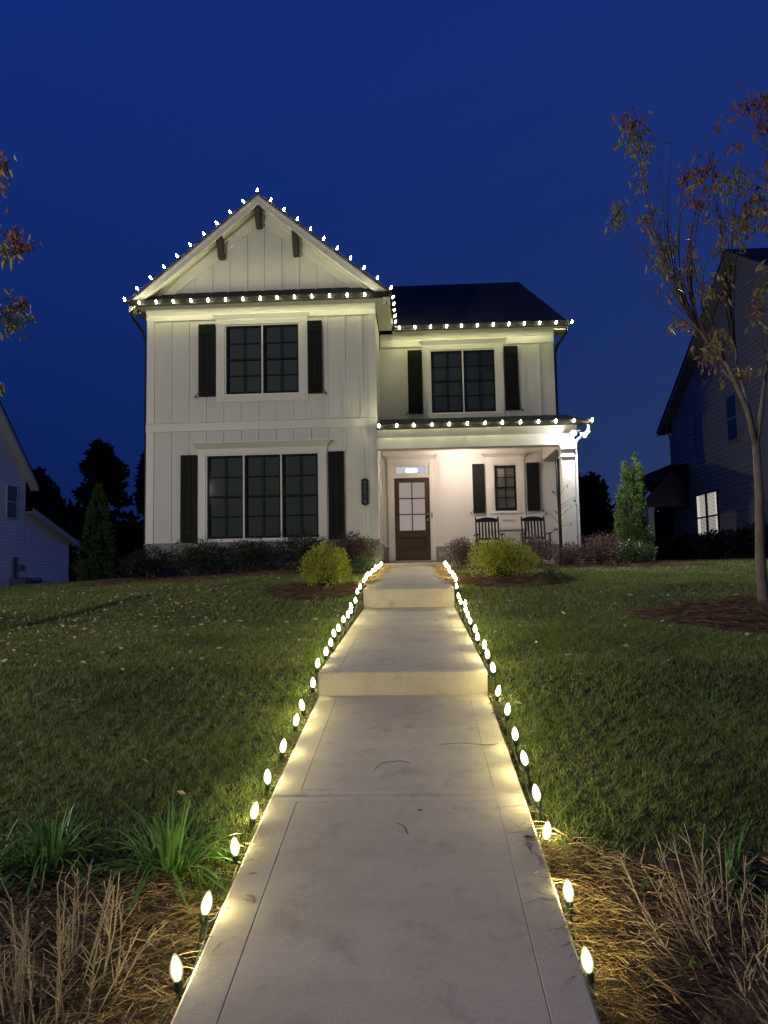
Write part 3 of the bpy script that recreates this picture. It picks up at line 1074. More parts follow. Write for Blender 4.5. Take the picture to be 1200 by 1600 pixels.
def shutter(op, Y, hook_side, label=None):
    x0, x1, z0, z1 = op
    n = 3
    w = (x1 - x0) / n
    m_ = hb()
    m_.box(x0 + 0.01, x1 - 0.01, Y - 0.05, Y - 0.026, z0 + 0.01, z1 - 0.01)
    so = sub(m_, 'shutter', M['shutter'], house)
    for k in range(n):
        sub(hb().box(x0 + w * k + 0.003, x0 + w * (k + 1) - 0.003, Y - 0.066, Y - 0.049, z0, z1), 'plank', M['shutter'], so, bevel=0.004)
    for zz in (z0 + 0.18, z1 - 0.26):
        sub(hb().box(x0 + 0.01, x1 - 0.01, Y - 0.085, Y - 0.066, zz, zz + 0.10), 'rail', M['shutter'], so, bevel=0.004)
    if hook_side:
        xe = x0 if hook_side < 0 else x1
        pts = []
        for t in np.linspace(0, 1, 12):
            a = t * 1.5 * pi
            pts.append((xe + hook_side * (0.005 + 0.075 * t + 0.02 * sin(a)), Y - 0.075, z0 + 0.09 - 0.12 * t + 0.03 * sin(t * 2 * pi) * -1))
        c = pts[-1]
        for a in np.linspace(0, 1.4 * pi, 8):
            pts.append((c[0] + hook_side * 0.022 * sin(a), Y - 0.075, c[2] + 0.02 - 0.02 * cos(a) - 0.0))
        sub(hb().tube(pts, 0.008, 5), 'shutter_hook', M['black'], so)
    return so


for op, Y, h in ((sh_up[0], FY, -1), (sh_up[1], FY, 1), (sh_big[0], FY, -1), (sh_big[1], FY, 0), (sh_w[0], WY, -1), (sh_w[1], WY, 1), (sh_p[0], WY, -1), (sh_p[1], WY, 1)):
    shutter(op, Y, h)

# door and transom
x0, x1, z0, z1 = DOOR
m = hb()
m.box(x0 - 0.17, x0 - 0.002, WY - 0.035, WY + 0.06, 0.20, 2.80)
m.box(x1 + 0.002, x1 + 0.13, WY - 0.035, WY + 0.06, 0.20, 2.80)
m.box(x0 - 0.002, x1 + 0.002, WY - 0.03, WY + 0.06, z1 + 0.002, 2.455)
m.box(x0 - 0.002, x1 + 0.002, WY - 0.03, WY + 0.02, 2.702, 2.80)
sub(m, 'door_frame', M['trim'], house)
casing((x0, x1, 2.80, 2.801), WY, 0.17, 0.13, 2.803, 2.97, 0.07, 2.801, 'door_head')
m = hb()
ya, yb = WY + 0.0, WY + 0.045
st_ = 0.125
gx0, gx1, gz0, gz1 = x0 + st_, x1 - st_, 0.99, z1 - 0.12
m.box(x0, gx0, ya, yb, z0, z1)
m.box(gx1, x1, ya, yb, z0, z1)
m.box(gx0, gx1, ya, yb, z0, 0.46)
m.box(gx0, gx1, ya, yb, 0.80, gz0)
m.box(gx0, gx1, ya, yb, gz1, z1)
xm = (gx0 + gx1) / 2
m.box(xm - 0.014, xm + 0.014, ya + 0.004, yb, gz0, gz1)
for k in (1, 2):
    zk = gz0 + (gz1 - gz0) * k / 3
    m.box(gx0, xm - 0.014, ya + 0.006, yb, zk - 0.014, zk + 0.014)
    m.box(xm + 0.014, gx1, ya + 0.006, yb, zk - 0.014, zk + 0.014)
door = sub(m, 'door', M['door'], house, bevel=0.004)
m = hb()
m.box(gx0, gx1, ya + 0.022, yb, 0.46, 0.80)
m.box(gx0 + 0.06, gx1 - 0.06, ya + 0.004, ya + 0.022, 0.52, 0.74)
sub(m, 'panel', M['door'], door, bevel=0.012)
for k in range(2):
    for r_ in range(3):
        put(pane_me['doorglass'], 'pane', door, ((gx0 + xm) / 2 if k == 0 else (gx1 + xm) / 2, ya + 0.02, gz0 + (gz1 - gz0) * (r_ + 0.5) / 3), ((gx1 - gx0) / 2, 1, (gz1 - gz0) / 3))
m = hb()
n = 40
for k in range(n):
    a, b = gx0 - 0.02 + (gx1 - gx0 + 0.04) * k / n, gx0 - 0.02 + (gx1 - gx0 + 0.04) * (k + 1) / n
    oy = lambda t: WY + 0.075 + 0.004 * sin(t * 70)
    m.poly([(a, oy(a), gz0 - 0.02), (b, oy(b), gz0 - 0.02), (b, oy(b), gz1 + 0.02), (a, oy(a), gz1 + 0.02)])
sub(m, 'curtain', M['curtain'], door)
kn = lambda zc: hb().tube([(x1 - 0.06, ya, zc), (x1 - 0.06, ya - 0.012, zc), (x1 - 0.06, ya - 0.014, zc), (x1 - 0.06, ya - 0.05, zc), (x1 - 0.06, ya - 0.07, zc)],
                          [0.032, 0.032, 0.014, 0.026, 0.018], 12)
sub(kn(1.40), 'deadbolt', M['metal'], door, smooth=True)
sub(kn(1.25), 'door_knob', M['metal'], door, smooth=True)
sub(hb().box(x1 + 0.035, x1 + 0.065, WY - 0.06, WY - 0.034, 1.30, 1.44), 'doorbell', M['plaque'], house, bevel=0.006)
tx = TRANSOM
m = hb()
m.box(tx[0], tx[1], WY + 0.0, WY + 0.04, tx[2], tx[2] + 0.03)
m.box(tx[0], tx[1], WY + 0.0, WY + 0.04, tx[3] - 0.03, tx[3])
m.box(tx[0], tx[0] + 0.03, WY + 0.0, WY + 0.04, tx[2] + 0.03, tx[3] - 0.03)
m.box(tx[1] - 0.03, tx[1], WY + 0.0, WY + 0.04, tx[2] + 0.03, tx[3] - 0.03)
tw = sub(m, 'transom_window', M['trim'], house)
put(pane_me['doorglass'], 'pane', tw, ((tx[0] + tx[1]) / 2, WY + 0.02, (tx[2] + tx[3]) / 2), (tx[1] - tx[0] - 0.06, 1, tx[3] - tx[2] - 0.06))
m = hb().box(tx[0] - 0.1, tx[1] + 0.1, WY + 0.6, WY + 0.62, tx[2] - 0.2, tx[3] + 0.3)
sub(m, 'lit_foyer', M['foyer'], tw)
m = hb()
for dx in (-0.10, 0.0, 0.10):
    m.lathe([(0.01, 0), (0.045, 0.02), (0.055, 0.06), (0.03, 0.10), (0.01, 0.11)], 8, (-0.10 + dx, WY + 0.45, 2.575))
sub(m, 'foyer_lamp', M['foyerlamp'], tw)
# wall vent
m = hb()
m.box(2.21, 2.59, WY - 0.03, WY, 1.155, 1.225)
for k in range(3):
    m.box(2.23, 2.57, WY - 0.038, WY - 0.03, 1.165 + k * 0.02, 1.175 + k * 0.02)
sub(m, 'wall_vent', M['vent'], house)

# ------------------------------------------------------------------ address plaque
PX, PZ0, PZ1 = -1.17, 1.46, 2.11
pq = thing('address_plaque', 'black vertical house number plaque with pointed ends beside the porch', 'sign', (PX, FY - 0.03, 1.785))
m = MB((PX, FY - 0.03, 1.785))
w = 0.083
pr = [(PX - w, PZ0 + 0.045), (PX - 0.035, PZ0 + 0.015), (PX, PZ0), (PX + 0.035, PZ0 + 0.015), (PX + w, PZ0 + 0.045),
      (PX + w, PZ1 - 0.045), (PX + 0.035, PZ1 - 0.015), (PX, PZ1), (PX - 0.035, PZ1 - 0.015), (PX - w, PZ1 - 0.045)]
m.prism(pr, 'y', FY - 0.05, FY - 0.022)
m.build('plate', M['plaque'], pq, bevel=0.004)
# characters are barely legible in the photograph: five worn grey numerals
SEG = {'4': 'fgbc', '2': 'abged', '5': 'afgcd', '1': 'bc', '8': 'abcdefg'}
for k, ch in enumerate('42518'):
    cz = PZ1 - 0.105 - k * 0.11
    m = MB((PX, FY - 0.03, 1.785))
    hw, hh, t = 0.022, 0.036, 0.010
    seg = dict(a=(-hw, hw, hh - t, hh), g=(-hw, hw, -t / 2, t / 2), d=(-hw, hw, -hh, -hh + t), f=(-hw, -hw + t, 0, hh), b=(hw - t, hw, 0, hh), e=(-hw, -hw + t, -hh, 0), c=(hw - t, hw, -hh, 0))
    for q, s in enumerate(SEG[ch]):
        a, b, c, d = seg[s]
        m.box(PX + a, PX + b, FY - 0.054 - 0.0004 * q, FY - 0.049, cz + c, cz + d)
    m.build('numeral', M['digit'], pq)

# ------------------------------------------------------------------ rocking chairs on the porch
def rocking_chair(loc, label):
    t = thing('rocking_chair', label, 'chair', loc, (0, 0, 0), 'rocking chairs on the porch')
    C = M['chair']
    for sx in (-1, 1):
        MB().tube([(sx * 0.27, 0.26, 0.08), (sx * 0.27, 0.24, 0.45), (sx * 0.27, 0.36, 1.09)], [0.02, 0.022, 0.019], 8).build('back_post', C, t)
        MB().tube([(sx * 0.29, -0.25, 0.07), (sx * 0.29, -0.24, 0.63)], [0.022, 0.02], 8).build('front_leg', C, t)
        MB().box(sx * 0.30 - 0.05, sx * 0.30 + 0.05, -0.34, 0.28, 0.63, 0.655).build('arm', C, t, bevel=0.012)
        pts = [(sx * 0.28, y, 0.035 + 0.16 * (y / 0.55) ** 2 * 0.6) for y in np.linspace(-0.45, 0.6, 12)]
        MB().tube(pts, 0.022, 6).build('rocker', C, t)
    m_ = MB()
    for k in range(6):
        y = -0.24 + k * 0.085
        m_.box(-0.27, 0.27, y, y + 0.075, 0.42 - k * 0.006, 0.44 - k * 0.006)
    m_.build('seat', C, t)
    by = lambda z: 0.24 + (z - 0.45) * 0.12 / 0.64
    m_ = MB()
    N = 10
    for k in range(N):
        a, b = -0.27 + 0.54 * k / N, -0.27 + 0.54 * (k + 1) / N
        f = lambda x: 1.03 + 0.055 * (1 - (x / 0.27) ** 2)
        y = by(1.02)
        m_.prism([(a, 0.965), (b, 0.965), (b, f(b)), (a, f(a))], 'y', y - 0.012, y + 0.014)
    m_.build('top_rail', C, t)
    MB().box(-0.26, 0.26, by(0.55) - 0.012, by(0.55) + 0.012, 0.52, 0.58).build('lower_rail', C, t)
    for k in range(6):
        xk = -0.19 + k * 0.076
        y0, y1_ = by(0.57), by(0.97)
        m_ = MB().prism([(y0 - 0.007, 0.57), (y0 + 0.007, 0.57), (y1_ + 0.007, 0.975), (y1_ - 0.007, 0.975)], 'x', xk - 0.021, xk + 0.021)
        m_.build('back_slat', C, t)
    MB().tube([(-0.29, -0.24, 0.25), (0.29, -0.24, 0.25)], 0.014, 6).build('stretcher', C, t)
    return t


ch = rocking_chair((1.72, 17.05, 0.13), 'black slatted rocking chair on the porch, the one nearer the front door')
c2 = copy_tree(ch)
c2.location = (2.83, 17.05, 0.13)
c2['label'] = 'black slatted rocking chair on the porch, the one nearer the corner column'

# ------------------------------------------------------------------ string lights
bulb_prof = [(0.011, 0.0), (0.017, 0.010), (0.0205, 0.024), (0.0195, 0.040), (0.014, 0.058), (0.007, 0.071), (0.002, 0.076)]
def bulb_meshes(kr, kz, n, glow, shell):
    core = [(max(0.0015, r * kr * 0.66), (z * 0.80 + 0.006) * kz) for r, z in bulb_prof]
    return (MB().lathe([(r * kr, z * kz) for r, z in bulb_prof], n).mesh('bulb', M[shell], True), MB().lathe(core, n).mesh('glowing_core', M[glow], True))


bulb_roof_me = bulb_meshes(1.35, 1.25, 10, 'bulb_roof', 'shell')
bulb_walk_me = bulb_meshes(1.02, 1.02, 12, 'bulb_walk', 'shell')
sock_me = MB().lathe([(0.009, -0.036), (0.0135, -0.030), (0.0145, -0.004), (0.0125, 0.001)], 10).mesh('socket', M['socket'], True)
sx_ = MB()
sx_.box(-0.0025, 0.0025, -0.004, 0.004, -0.20, -0.03)
sx_.box(-0.0045, 0.0045, -0.002, 0.002, -0.20, -0.045)
stake_me = sx_.mesh('stake', M['socket'])
clip_me = MB().box(-0.012, 0.012, -0.002, 0.03, -0.05, -0.028).mesh('clip', M['socket'])


def light(name, kind_, p, tilt, label, group):
    t = thing(name, label, 'light', p, tilt, group)
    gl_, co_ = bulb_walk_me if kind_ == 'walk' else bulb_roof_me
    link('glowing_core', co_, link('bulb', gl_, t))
    link('socket', sock_me, t)
    if kind_ == 'walk':
        link('stake', stake_me, t)
    else:
        link('clip', clip_me, t)
    return t


def cord(pts, sag, label, rad=0.004):
    path = []
    for a, b in zip(pts[:-1], pts[1:]):
        a, b = Vector(a), Vector(b)
        for k in range(6):
            t = k / 6
            q = a.lerp(b, t)
            q.z -= sag * 4 * t * (1 - t) * (0.7 + 0.6 * random.random())
            path.append(q)
    path.append(Vector(pts[-1]))
    o = MB(tuple(path[0])).tube(path, rad, 5).build('light_cord', M['cord'])
    tag(o, label, 'light cord')
    return o


Lp = [(-0.82, 2.42, -1.30), (-0.82, 2.72, -1.23), (-0.82, 3.17, -1.19), (-0.82, 3.50, -1.17), (-0.82, 3.84, -1.09), (-0.82, 4.25, -1.03), (-0.82, 4.71, -1.02),
      (-0.82, 5.01, -0.94), (-0.82, 5.49, -0.92), (-0.82, 5.75, -0.74), (-0.82, 6.28, -0.71), (-0.82, 6.65, -0.67), (-0.82, 6.94, -0.61), (-0.82, 7.33, -0.59),
      (-0.82, 7.82, -0.54), (-0.82, 8.33, -0.52), (-0.82, 8.66, -0.49), (-0.82, 8.80, -0.44), (-0.82, 9.35, -0.40), (-0.82, 9.61, -0.29), (-0.82, 10.16, -0.24), (-0.82, 10.75, -0.16)]
y = 11.15
while y < 16.2:
    Lp.append((-0.82 + 0.03 * (y - 11.1) / 5 + random.uniform(-0.012, 0.012), y, float(gz(-0.85, y)) + 0.135 + random.uniform(-0.015, 0.02)))
    y += 0.40 + random.uniform(-0.04, 0.04)
Rp = [(0.56, 2.60, -1.36), (0.56, 2.90, -1.26), (0.56, 3.39, -1.23), (0.56, 3.59, -1.10), (0.56, 3.96, -1.03), (0.56, 4.35, -0.99), (0.56, 4.73, -0.92), (0.56, 5.28, -0.90),
      (0.56, 5.50, -0.76), (0.56, 5.93, -0.71), (0.56, 6.19, -0.66), (0.56, 6.91, -0.66), (0.56, 7.20, -0.61), (0.56, 7.78, -0.57), (0.56, 8.16, -0.53), (0.56, 8.46, -0.49),
      (0.56, 8.67, -0.43), (0.56, 9.40, -0.44), (0.56, 9.84, -0.38), (0.56, 10.25, -0.26)]
y = 10.62
while y < 15.9:
    Rp.append((0.56 + 0.03 * (y - 10.6) / 5 + random.uniform(-0.012, 0.012), y, float(gz(0.6, y)) + 0.14 + random.uniform(-0.015, 0.02)))
    y += 0.40 + random.uniform(-0.04, 0.04)
# bulbs stand a few cm from the slab edge; measured points are moved along their line of sight to that offset
Lp = [(p[0] * 0.955, p[1] * 0.955, p[2] * 0.955) if p[1] < 11 else p for p in Lp]
Rp = [(p[0] * 0.945, p[1] * 0.945, p[2] * 0.945) if p[1] < 10.4 else p for p in Rp]
for side, pts in (('left', Lp), ('right', Rp)):
    tops = []
    for k, p in enumerate(pts):
        p = (p[0], p[1], max(p[2], float(gz(p[0], p[1])) + 0.09))
        q = (p[0], p[1], p[2] - 0.035)
        lb = 'glowing stake bulb on the %s edge of the walk, %s from the street' % (side, ORD[k])
        light('stake_light', 'walk', q, (random.uniform(-0.2, 0.2), random.uniform(-0.2, 0.2), random.uniform(0, 6)), lb, 'stake lights along the walk')
        tops.append((p[0] + (0.012 if side == 'left' else -0.012), p[1], p[2] - 0.065))
    tops = [(tops[0][0] + (-0.3 if side == 'left' else 0.3), 1.75, float(gz(tops[0][0], 1.75)) + 0.02)] + tops
    cord(tops, 0.045, 'thin green cord joining the stake lights on the %s edge of the walk' % side)

GRP = 'lights along the roof edges'
lp = lambda a, b, t: tuple(np.array(a) * (1 - t) + np.array(b) * t)
cl = []
A0, A1 = (-6.68, 15.83, 6.355), (AX, 15.84, AZ + 0.015)
A2 = (-0.47, 15.83, 6.40)
for k in range(10):
    p = lp(A0, A1, k / 10)
    light('roof_light', 'roof', p, (0.15, -0.55 if k else -0.3, 0), 'glowing bulb on the left gable slope, %s up from the eave corner' % ORD[k], GRP)
    cl.append(p)
cord(cl + [A1], 0.015, 'thin cord along the left slope of the front gable')
light('roof_light', 'roof', A1, (0.1, 0, 0), 'glowing bulb at the very peak of the front gable', GRP)
cl = [A1]
for k in range(1, 11):
    p = lp(A1, A2, k / 10)
    light('roof_light', 'roof', p, (0.15, 0.35, 0), 'glowing bulb on the right gable slope, %s down from the peak' % ORD[k - 1], GRP)
    cl.append(p)
cord(cl, 0.015, 'thin cord along the right slope of the front gable')
cl = []
for k in range(14):
    p = (-6.31 + k * 0.4035, 15.785, 6.24)
    light('roof_light', 'roof', p, (0.55, random.uniform(-0.2, 0.2), 0), 'glowing bulb on the gutter below the front gable, %s from the left' % ORD[k], GRP)
    cl.append(p)
cord(cl, 0.012, 'thin cord along the gutter below the front gable')
cl = []
for k in range(5):
    p = (-0.445, 16.25 + k * 0.42, 6.345)
    light('roof_light', 'roof', p, (0, 0.55, 0), 'glowing bulb on the short gutter beside the gable, %s from its corner' % ORD[k], GRP)
    cl.append(p)
cord(cl, 0.012, 'thin cord along the short side gutter beside the gable')
cl = []
for k in range(12):
    p = (-0.32 + k * 0.402, 18.02, 6.205)
    light('roof_light', 'roof', p, (0.55, random.uniform(-0.2, 0.2), 0), 'glowing bulb on the upper right gutter, %s from the gable' % ORD[k], GRP)
    cl.append(p)
cord(cl, 0.012, 'thin cord along the upper right gutter')
cl = []
for k in range(13):
    p = (-0.80 + k * 0.3985, 15.90, 3.205)
    light('roof_light', 'roof', p, (0.55, random.uniform(-0.2, 0.2), 0), 'glowing bulb on the porch gutter, %s from the gable wall' % ORD[k], GRP)
    cl.append(p)
cord(cl, 0.012, 'thin cord along the porch gutter')

# ------------------------------------------------------------------ street lamp whose light throws the long shadows over the walk
SLX, SLY, SLZ = -10.6, -0.4, 3.9
gb = float(gz(SLX, SLY))
sl = thing('street_lamp', 'dark post street lamp beside the street', 'street lamp', (SLX, SLY, gb))
o_ = (SLX, SLY, gb)
MB(o_).tube([(SLX, SLY, gb - 0.3), (SLX, SLY, gb + 0.5), (SLX, SLY, SLZ + 0.2)], [0.09, 0.07, 0.045], 10).build('post', M['black'], sl)
MB(o_).tube([(SLX, SLY, SLZ + 0.1), (SLX + 0.15, SLY + 0.15, SLZ + 0.28), (SLX + 0.4, SLY + 0.4, SLZ + 0.32)], 0.03, 8).build('arm', M['black'], sl)
MB(o_).lathe([(0.05, 0.24), (0.20, 0.20), (0.26, 0.12), (0.26, 0.10)], 14, (SLX + 0.5, SLY + 0.5, SLZ + 0.05)).build('lamp_head', M['black'], sl)
ld = bpy.data.lights.new('street_lamp_light', 'POINT')
ld.energy = LAMP_POWER
ld.color = (1.0, 0.91, 0.76)
ld.shadow_soft_size = 0.09
lo_ = bpy.data.objects.new('street_lamp_light', ld)
COL.objects.link(lo_)
lo_.parent = sl
lo_.location = (0.5, 0.5, SLZ - gb)

# ------------------------------------------------------------------ neighbouring houses
def lap_wall(m, X, y0, y1, zb, ztop, face, pitch=0.19):
    """lapped boards on a wall in the plane x = X; ztop(y) gives the upper edge; face is the side the wall looks to"""
    z = zb
    while True:
        hi = z + pitch
        ya_, yb_ = y0, y1
        # clip the board to the gable by scanning
        ysamp = np.linspace(y0, y1, 120)
        ok = ysamp[np.array([ztop(v) >= z + pitch * 0.5 for v in ysamp])]
        if len(ok) < 2:
            break
        ya_, yb_ = ok[0], ok[-1]
        a = X + face * 0.030
        b = X + face * 0.004
        m.poly([(a, ya_, z), (a, yb_, z), (b, yb_, hi), (b, ya_, hi)] if face > 0 else [(a, yb_, z), (a, ya_, z), (b, ya_, hi), (b, yb_, hi)])
        m.poly([(a, ya_, z), (b, ya_, z), (b, yb_, z), (a, yb_, z)])
        z = hi


def side_window(parent, o, X, y0, y1, z0, z1, face, frame_m, glass_me, units=1, lit=False):
    f = 0.07
    xa, xb = sorted((X, X + face * 0.06))
    m_ = MB(o)
    m_.box(xa, xb, y0 - f, y0, z0 - f, z1 + f)
    m_.box(xa, xb, y1, y1 + f, z0 - f, z1 + f)
    m_.box(xa, xb, y0, y1, z0 - f, z0)
    m_.box(xa, xb, y0, y1, z1, z1 + f)
    mz = (z0 + z1) / 2
    m_.box(xa, xb - 0.012 if face > 0 else xb, y0, y1, mz - 0.035, mz + 0.035)
    for u in range(1, units):
        yc = y0 + (y1 - y0) * u / units
        m_.box(xa, xb, yc - 0.07, yc + 0.07, z0, z1)
    wo = m_.build('window', frame_m, parent)
    for zz in ((z0 + mz) / 2, (z1 + mz) / 2):
        for u in range(units):
            w_ = (y1 - y0) / units
            pn = MB(o)
            yc = y0 + w_ * (u + 0.5)
            xx = X + face * 0.035
            pq_ = [(xx, yc - w_ / 2, zz - (mz - z0) / 2), (xx, yc + w_ / 2, zz - (mz - z0) / 2), (xx, yc + w_ / 2, zz + (mz - z0) / 2), (xx, yc - w_ / 2, zz + (mz - z0) / 2)]
            pn.poly(pq_ if face > 0 else pq_[::-1])
            pn.build('pane', M[glass_me], wo)
    bk = MB(o)
    xx = X + face * 0.012
    bk.poly([(xx, y0, z0), (xx, y1, z0), (xx, y1, z1), (xx, y0, z1)])
    bk.build('lit_interior' if lit else 'dark_interior', M['litroom' if lit else 'dark'], wo)
    if lit:
        bl = MB(o)
        n_ = 34
        for u in range(units):
            w_ = (y1 - y0) / units
            ya_, yb_ = y0 + w_ * u + 0.09 + (0.22 if u else 0.12), y0 + w_ * (u + 1) - 0.10
            if u:
                ya_ = y0 + w_ * u + 0.12
                yb_ = y1 - 0.30
            for k in range(n_):
                zc = z0 + (z1 - z0) * (k + 0.5) / n_
                if zc > mz:
                    h_ = 0.021
                else:
                    h_ = 0.030
                bl.poly([(xx + face * 0.012, ya_, zc - h_ * 0.6), (xx + face * 0.012, yb_, zc - h_ * 0.6), (xx + face * 0.016, yb_, zc + h_ * 0.4), (xx + face * 0.016, ya_, zc + h_ * 0.4)])
        bl.build('blind', M['blindlit'], wo, kind='stuff')
    return wo


M['nglass2'] = M['nglass']
M['litglass'] = glass_mat('lit_glass', (0.92, 0.92, 0.92), 0.05)
M['blindlit'] = mat('blind_slats', (0.25, 0.24, 0.22), 0.7)
# right neighbour: its gable side looks at the garden
RX, RB = 11.8, 0.45
RO = (RX + 4, 25.5, RB)
nh = thing('house', 'dark grey lap sided neighbouring house with one lit ground floor window', 'house', RO)
RPY, RPZ, REY = 25.4, 11.3, 33.0
rtop = lambda y_: RPZ - 0.30 - 0.625 * abs(y_ - RPY)
m = MB(RO)
m.poly([(RX, 17.9, RB - 1), (RX, 32.7, RB - 1), (RX, 32.7, rtop(32.7)), (RX, RPY, rtop(RPY)), (RX, 17.9, rtop(17.9))])
m.poly([(RX, 32.7, RB - 1), (RX + 9, 32.7, RB - 1), (RX + 9, 32.7, rtop(32.7)), (RX, 32.7, rtop(32.7))])
m.poly([(RX, 17.9, RB - 1), (RX + 9, 17.9, RB - 1), (RX + 9, 17.9, rtop(17.9)), (RX, 17.9, rtop(17.9))])
w_ = m.build('wall', M['siding'], nh)
m = MB(RO)
lap_wall(m, RX, 17.9, 32.65, RB + 0.1, rtop, -1)
m.build('lap_siding', M['siding'], w_, kind='stuff')
m = MB(RO)
for s_ in (-1, 1):
    m.prism([(RPY, RPZ), (RPY + s_ * 8.2, RPZ - 0.625 * 8.2), (RPY + s_ * 8.2, RPZ - 0.625 * 8.2 - 0.06), (RPY, RPZ - 0.06)], 'x', RX - 0.42, RX + 9.5)
m.build('roof', M['roof'], nh)
m = MB(RO)
for s_ in (-1, 1):
    m.prism([(RPY, RPZ - 0.06), (RPY + s_ * 8.15, RPZ - 0.06 - 0.625 * 8.15), (RPY + s_ * 8.15, RPZ - 0.26 - 0.625 * 8.15), (RPY, RPZ - 0.26)], 'x', RX - 0.38, RX - 0.35)
    m.prism([(RPY, RPZ - 0.20), (RPY + s_ * 8.1, RPZ - 0.20 - 0.625 * 8.1), (RPY + s_ * 8.1, RPZ - 0.23 - 0.625 * 8.1), (RPY, RPZ - 0.23)], 'x', RX - 0.35, RX)
m.build('rake_board', M['ntrimdark'], nh)
MB(RO).box(RX - 0.04, RX + 0.02, 32.6, 32.76, RB, rtop(32.7)).build('corner_board', M['ntrimdark'], nh)
MB(RO).tube([(RX + 0.0, 33.35, 6.2), (RX - 0.02, 33.0, 5.9), (RX - 0.04, 32.85, 5.6), (RX - 0.04, 32.85, RB)], 0.05, 6).build('downspout', M['ntrimdark'], nh)
side_window(nh, RO, RX - 0.03, 26.05, 26.85, 4.50, 6.12, -1, M['ntrimdark'], 'nglass')
side_window(nh, RO, RX - 0.03, 29.1, 29.95, 4.50, 6.05, -1, M['ntrimdark'], 'nglass')
side_window(nh, RO, RX - 0.03, 28.15, 30.2, 0.95, 2.78, -1, M['black'], 'litglass', 2, True)
m = MB(RO)
m.box(RX - 0.12, RX - 0.03, 26.2, 26.9, 0.95, 1.55)
m.box(RX - 0.08, RX - 0.03, 26.5, 26.6, RB, 0.95)
m.build('meter_box', M['siding'], nh)
MB(RO).box(RX - 0.12, RX - 0.03, 31.6, 31.9, 1.1, 1.4).build('outlet_box', M['siding'], nh)
MB(RO).box(RX - 0.06, RX + 0.05, 17.9, 32.7, RB - 1, RB + 0.10).build('foundation', M['brick'], nh)
# its rear porch
m = MB(RO)
m.prism([(9.55, 2.72), (10.95, 4.25), (12.4, 4.25), (12.4, 2.72), (10.95, 4.19), (9.55, 2.66)], 'y', 30.9, 35.5)
m.prism([(9.55, 2.72), (10.95, 4.25), (11.75, 4.25), (11.75, 4.18), (10.98, 4.18), (9.6, 2.68)], 'y', 30.85, 35.6)
m.build('porch_roof', M['roof'], nh)
m = MB(RO)
m.prism([(9.75, 2.62), (10.95, 3.95), (11.75, 3.95), (11.75, 2.62)], 'y', 31.0, 31.06)
m.box(9.7, 11.75, 30.96, 31.2, 2.45, 2.75)
m.build('porch_gable', M['porchshade'], nh)
MB(RO).box(9.98, 10.24, 31.0, 31.26, -0.3, 2.45).build('porch_post', M['ntrim'], nh)
m = MB(RO)
m.box(10.24, 11.7, 31.05, 31.09, 1.15, 1.20)
for k in range(12):
    m.box(10.3 + k * 0.115, 10.32 + k * 0.115, 31.06, 31.08, 0.3, 1.15)
m.box(9.98, 11.75, 30.95, 35.4, -0.3, 0.28)
m.build('porch_railing', M['black'], nh, kind='stuff')

# left neighbour
LX, LB = -21.5, -0.95
LO_ = (LX - 4, 36, LB)
lh = thing('house', 'white lap sided neighbouring house with a lower lean-to at its rear', 'house', LO_)
LS = 1.08
ltop = lambda y_: 5.25 + 0.98 * (38.0 - y_)
m = MB(LO_)
m.poly([(LX, 26, LB - 0.5), (LX, 38, LB - 0.5), (LX, 38, ltop(38) + 0.3), (LX, 33, ltop(33) + 0.3), (LX, 26, 3)])
m.poly([(LX, 38, LB - 0.5), (LX - 8, 38, LB - 0.5), (LX - 8, 38, 5.4), (LX, 38, 5.4)])
m.poly([(LX, 38, LB - 0.5), (LX, 43, LB - 0.5), (LX, 43, 2.0), (LX, 38, 3.55)])
m.poly([(LX, 43, LB - 0.5), (LX - 8, 43, LB - 0.5), (LX - 8, 43, 2.0), (LX, 43, 2.0)])
w_ = m.build('wall', M['sidingwhite'], lh)
m = MB(LO_)
lap_wall(m, LX, 33, 37.95, LB + 0.45, lambda y_: min(ltop(y_), 9.5), 1)
lap_wall(m, LX, 38.0, 42.95, LB + 0.45, lambda y_: 3.5 - 0.31 * (y_ - 38), 1)
m.build('lap_siding', M['sidingwhite'], w_, kind='stuff')
m = MB(LO_)
m.prism([(38.55, 5.0), (33, 10.5), (33, 10.44), (38.55, 4.94)], 'x', LX - 9, LX + 0.5)
m.prism([(38.0, 3.80), (43.5, 2.10), (43.5, 2.04), (38.0, 3.74)], 'x', LX - 9, LX + 0.5)
m.build('roof', M['roof'], lh)
m = MB(LO_)
for ya_, za_, yb_, zb_ in ((38.5, 4.98, 33, 10.42), (38.0, 3.73, 43.45, 2.03)):
    q = [(ya_, za_), (yb_, zb_), (yb_, zb_ - 0.28), (ya_, za_ - 0.28)]
    m.prism(q if yb_ > ya_ else q[::-1], 'x', LX + 0.43, LX + 0.46)
    q = [(ya_, za_ - 0.2), (yb_, zb_ - 0.2), (yb_, zb_ - 0.24), (ya_, za_ - 0.24)]
    m.prism(q if yb_ > ya_ else q[::-1], 'x', LX, LX + 0.43)
m.build('rake_board', M['ntrim'], lh)
side_window(lh, LO_, LX + 0.03, 36.15, 37.05, 3.1, 4.75, 1, M['trim'], 'nglass')
m = MB(LO_)
m.box(LX + 0.03, LX + 0.12, 36.8, 37.1, LB + 0.6, 1.0)
m.build('pipe_chase', M['grey'], lh)
MB(LO_).box(LX + 0.03, LX + 0.2, 37.4, 37.62, 0.3, 0.6).build('meter_box', M['grey'], lh)
MB(LO_).box(LX + 0.03, LX + 0.2, 39.0, 39.25, -0.4, -0.1).build('outlet_box', M['grey'], lh)
m = MB(LO_)
m.lathe([(0.02, 0), (0.28, 0.0), (0.30, 0.1), (0.30, 0.3), (0.02, 0.36)], 12, (LX + 0.5, 38.3, -0.45))
m.build('hose_reel', M['grey'], lh)
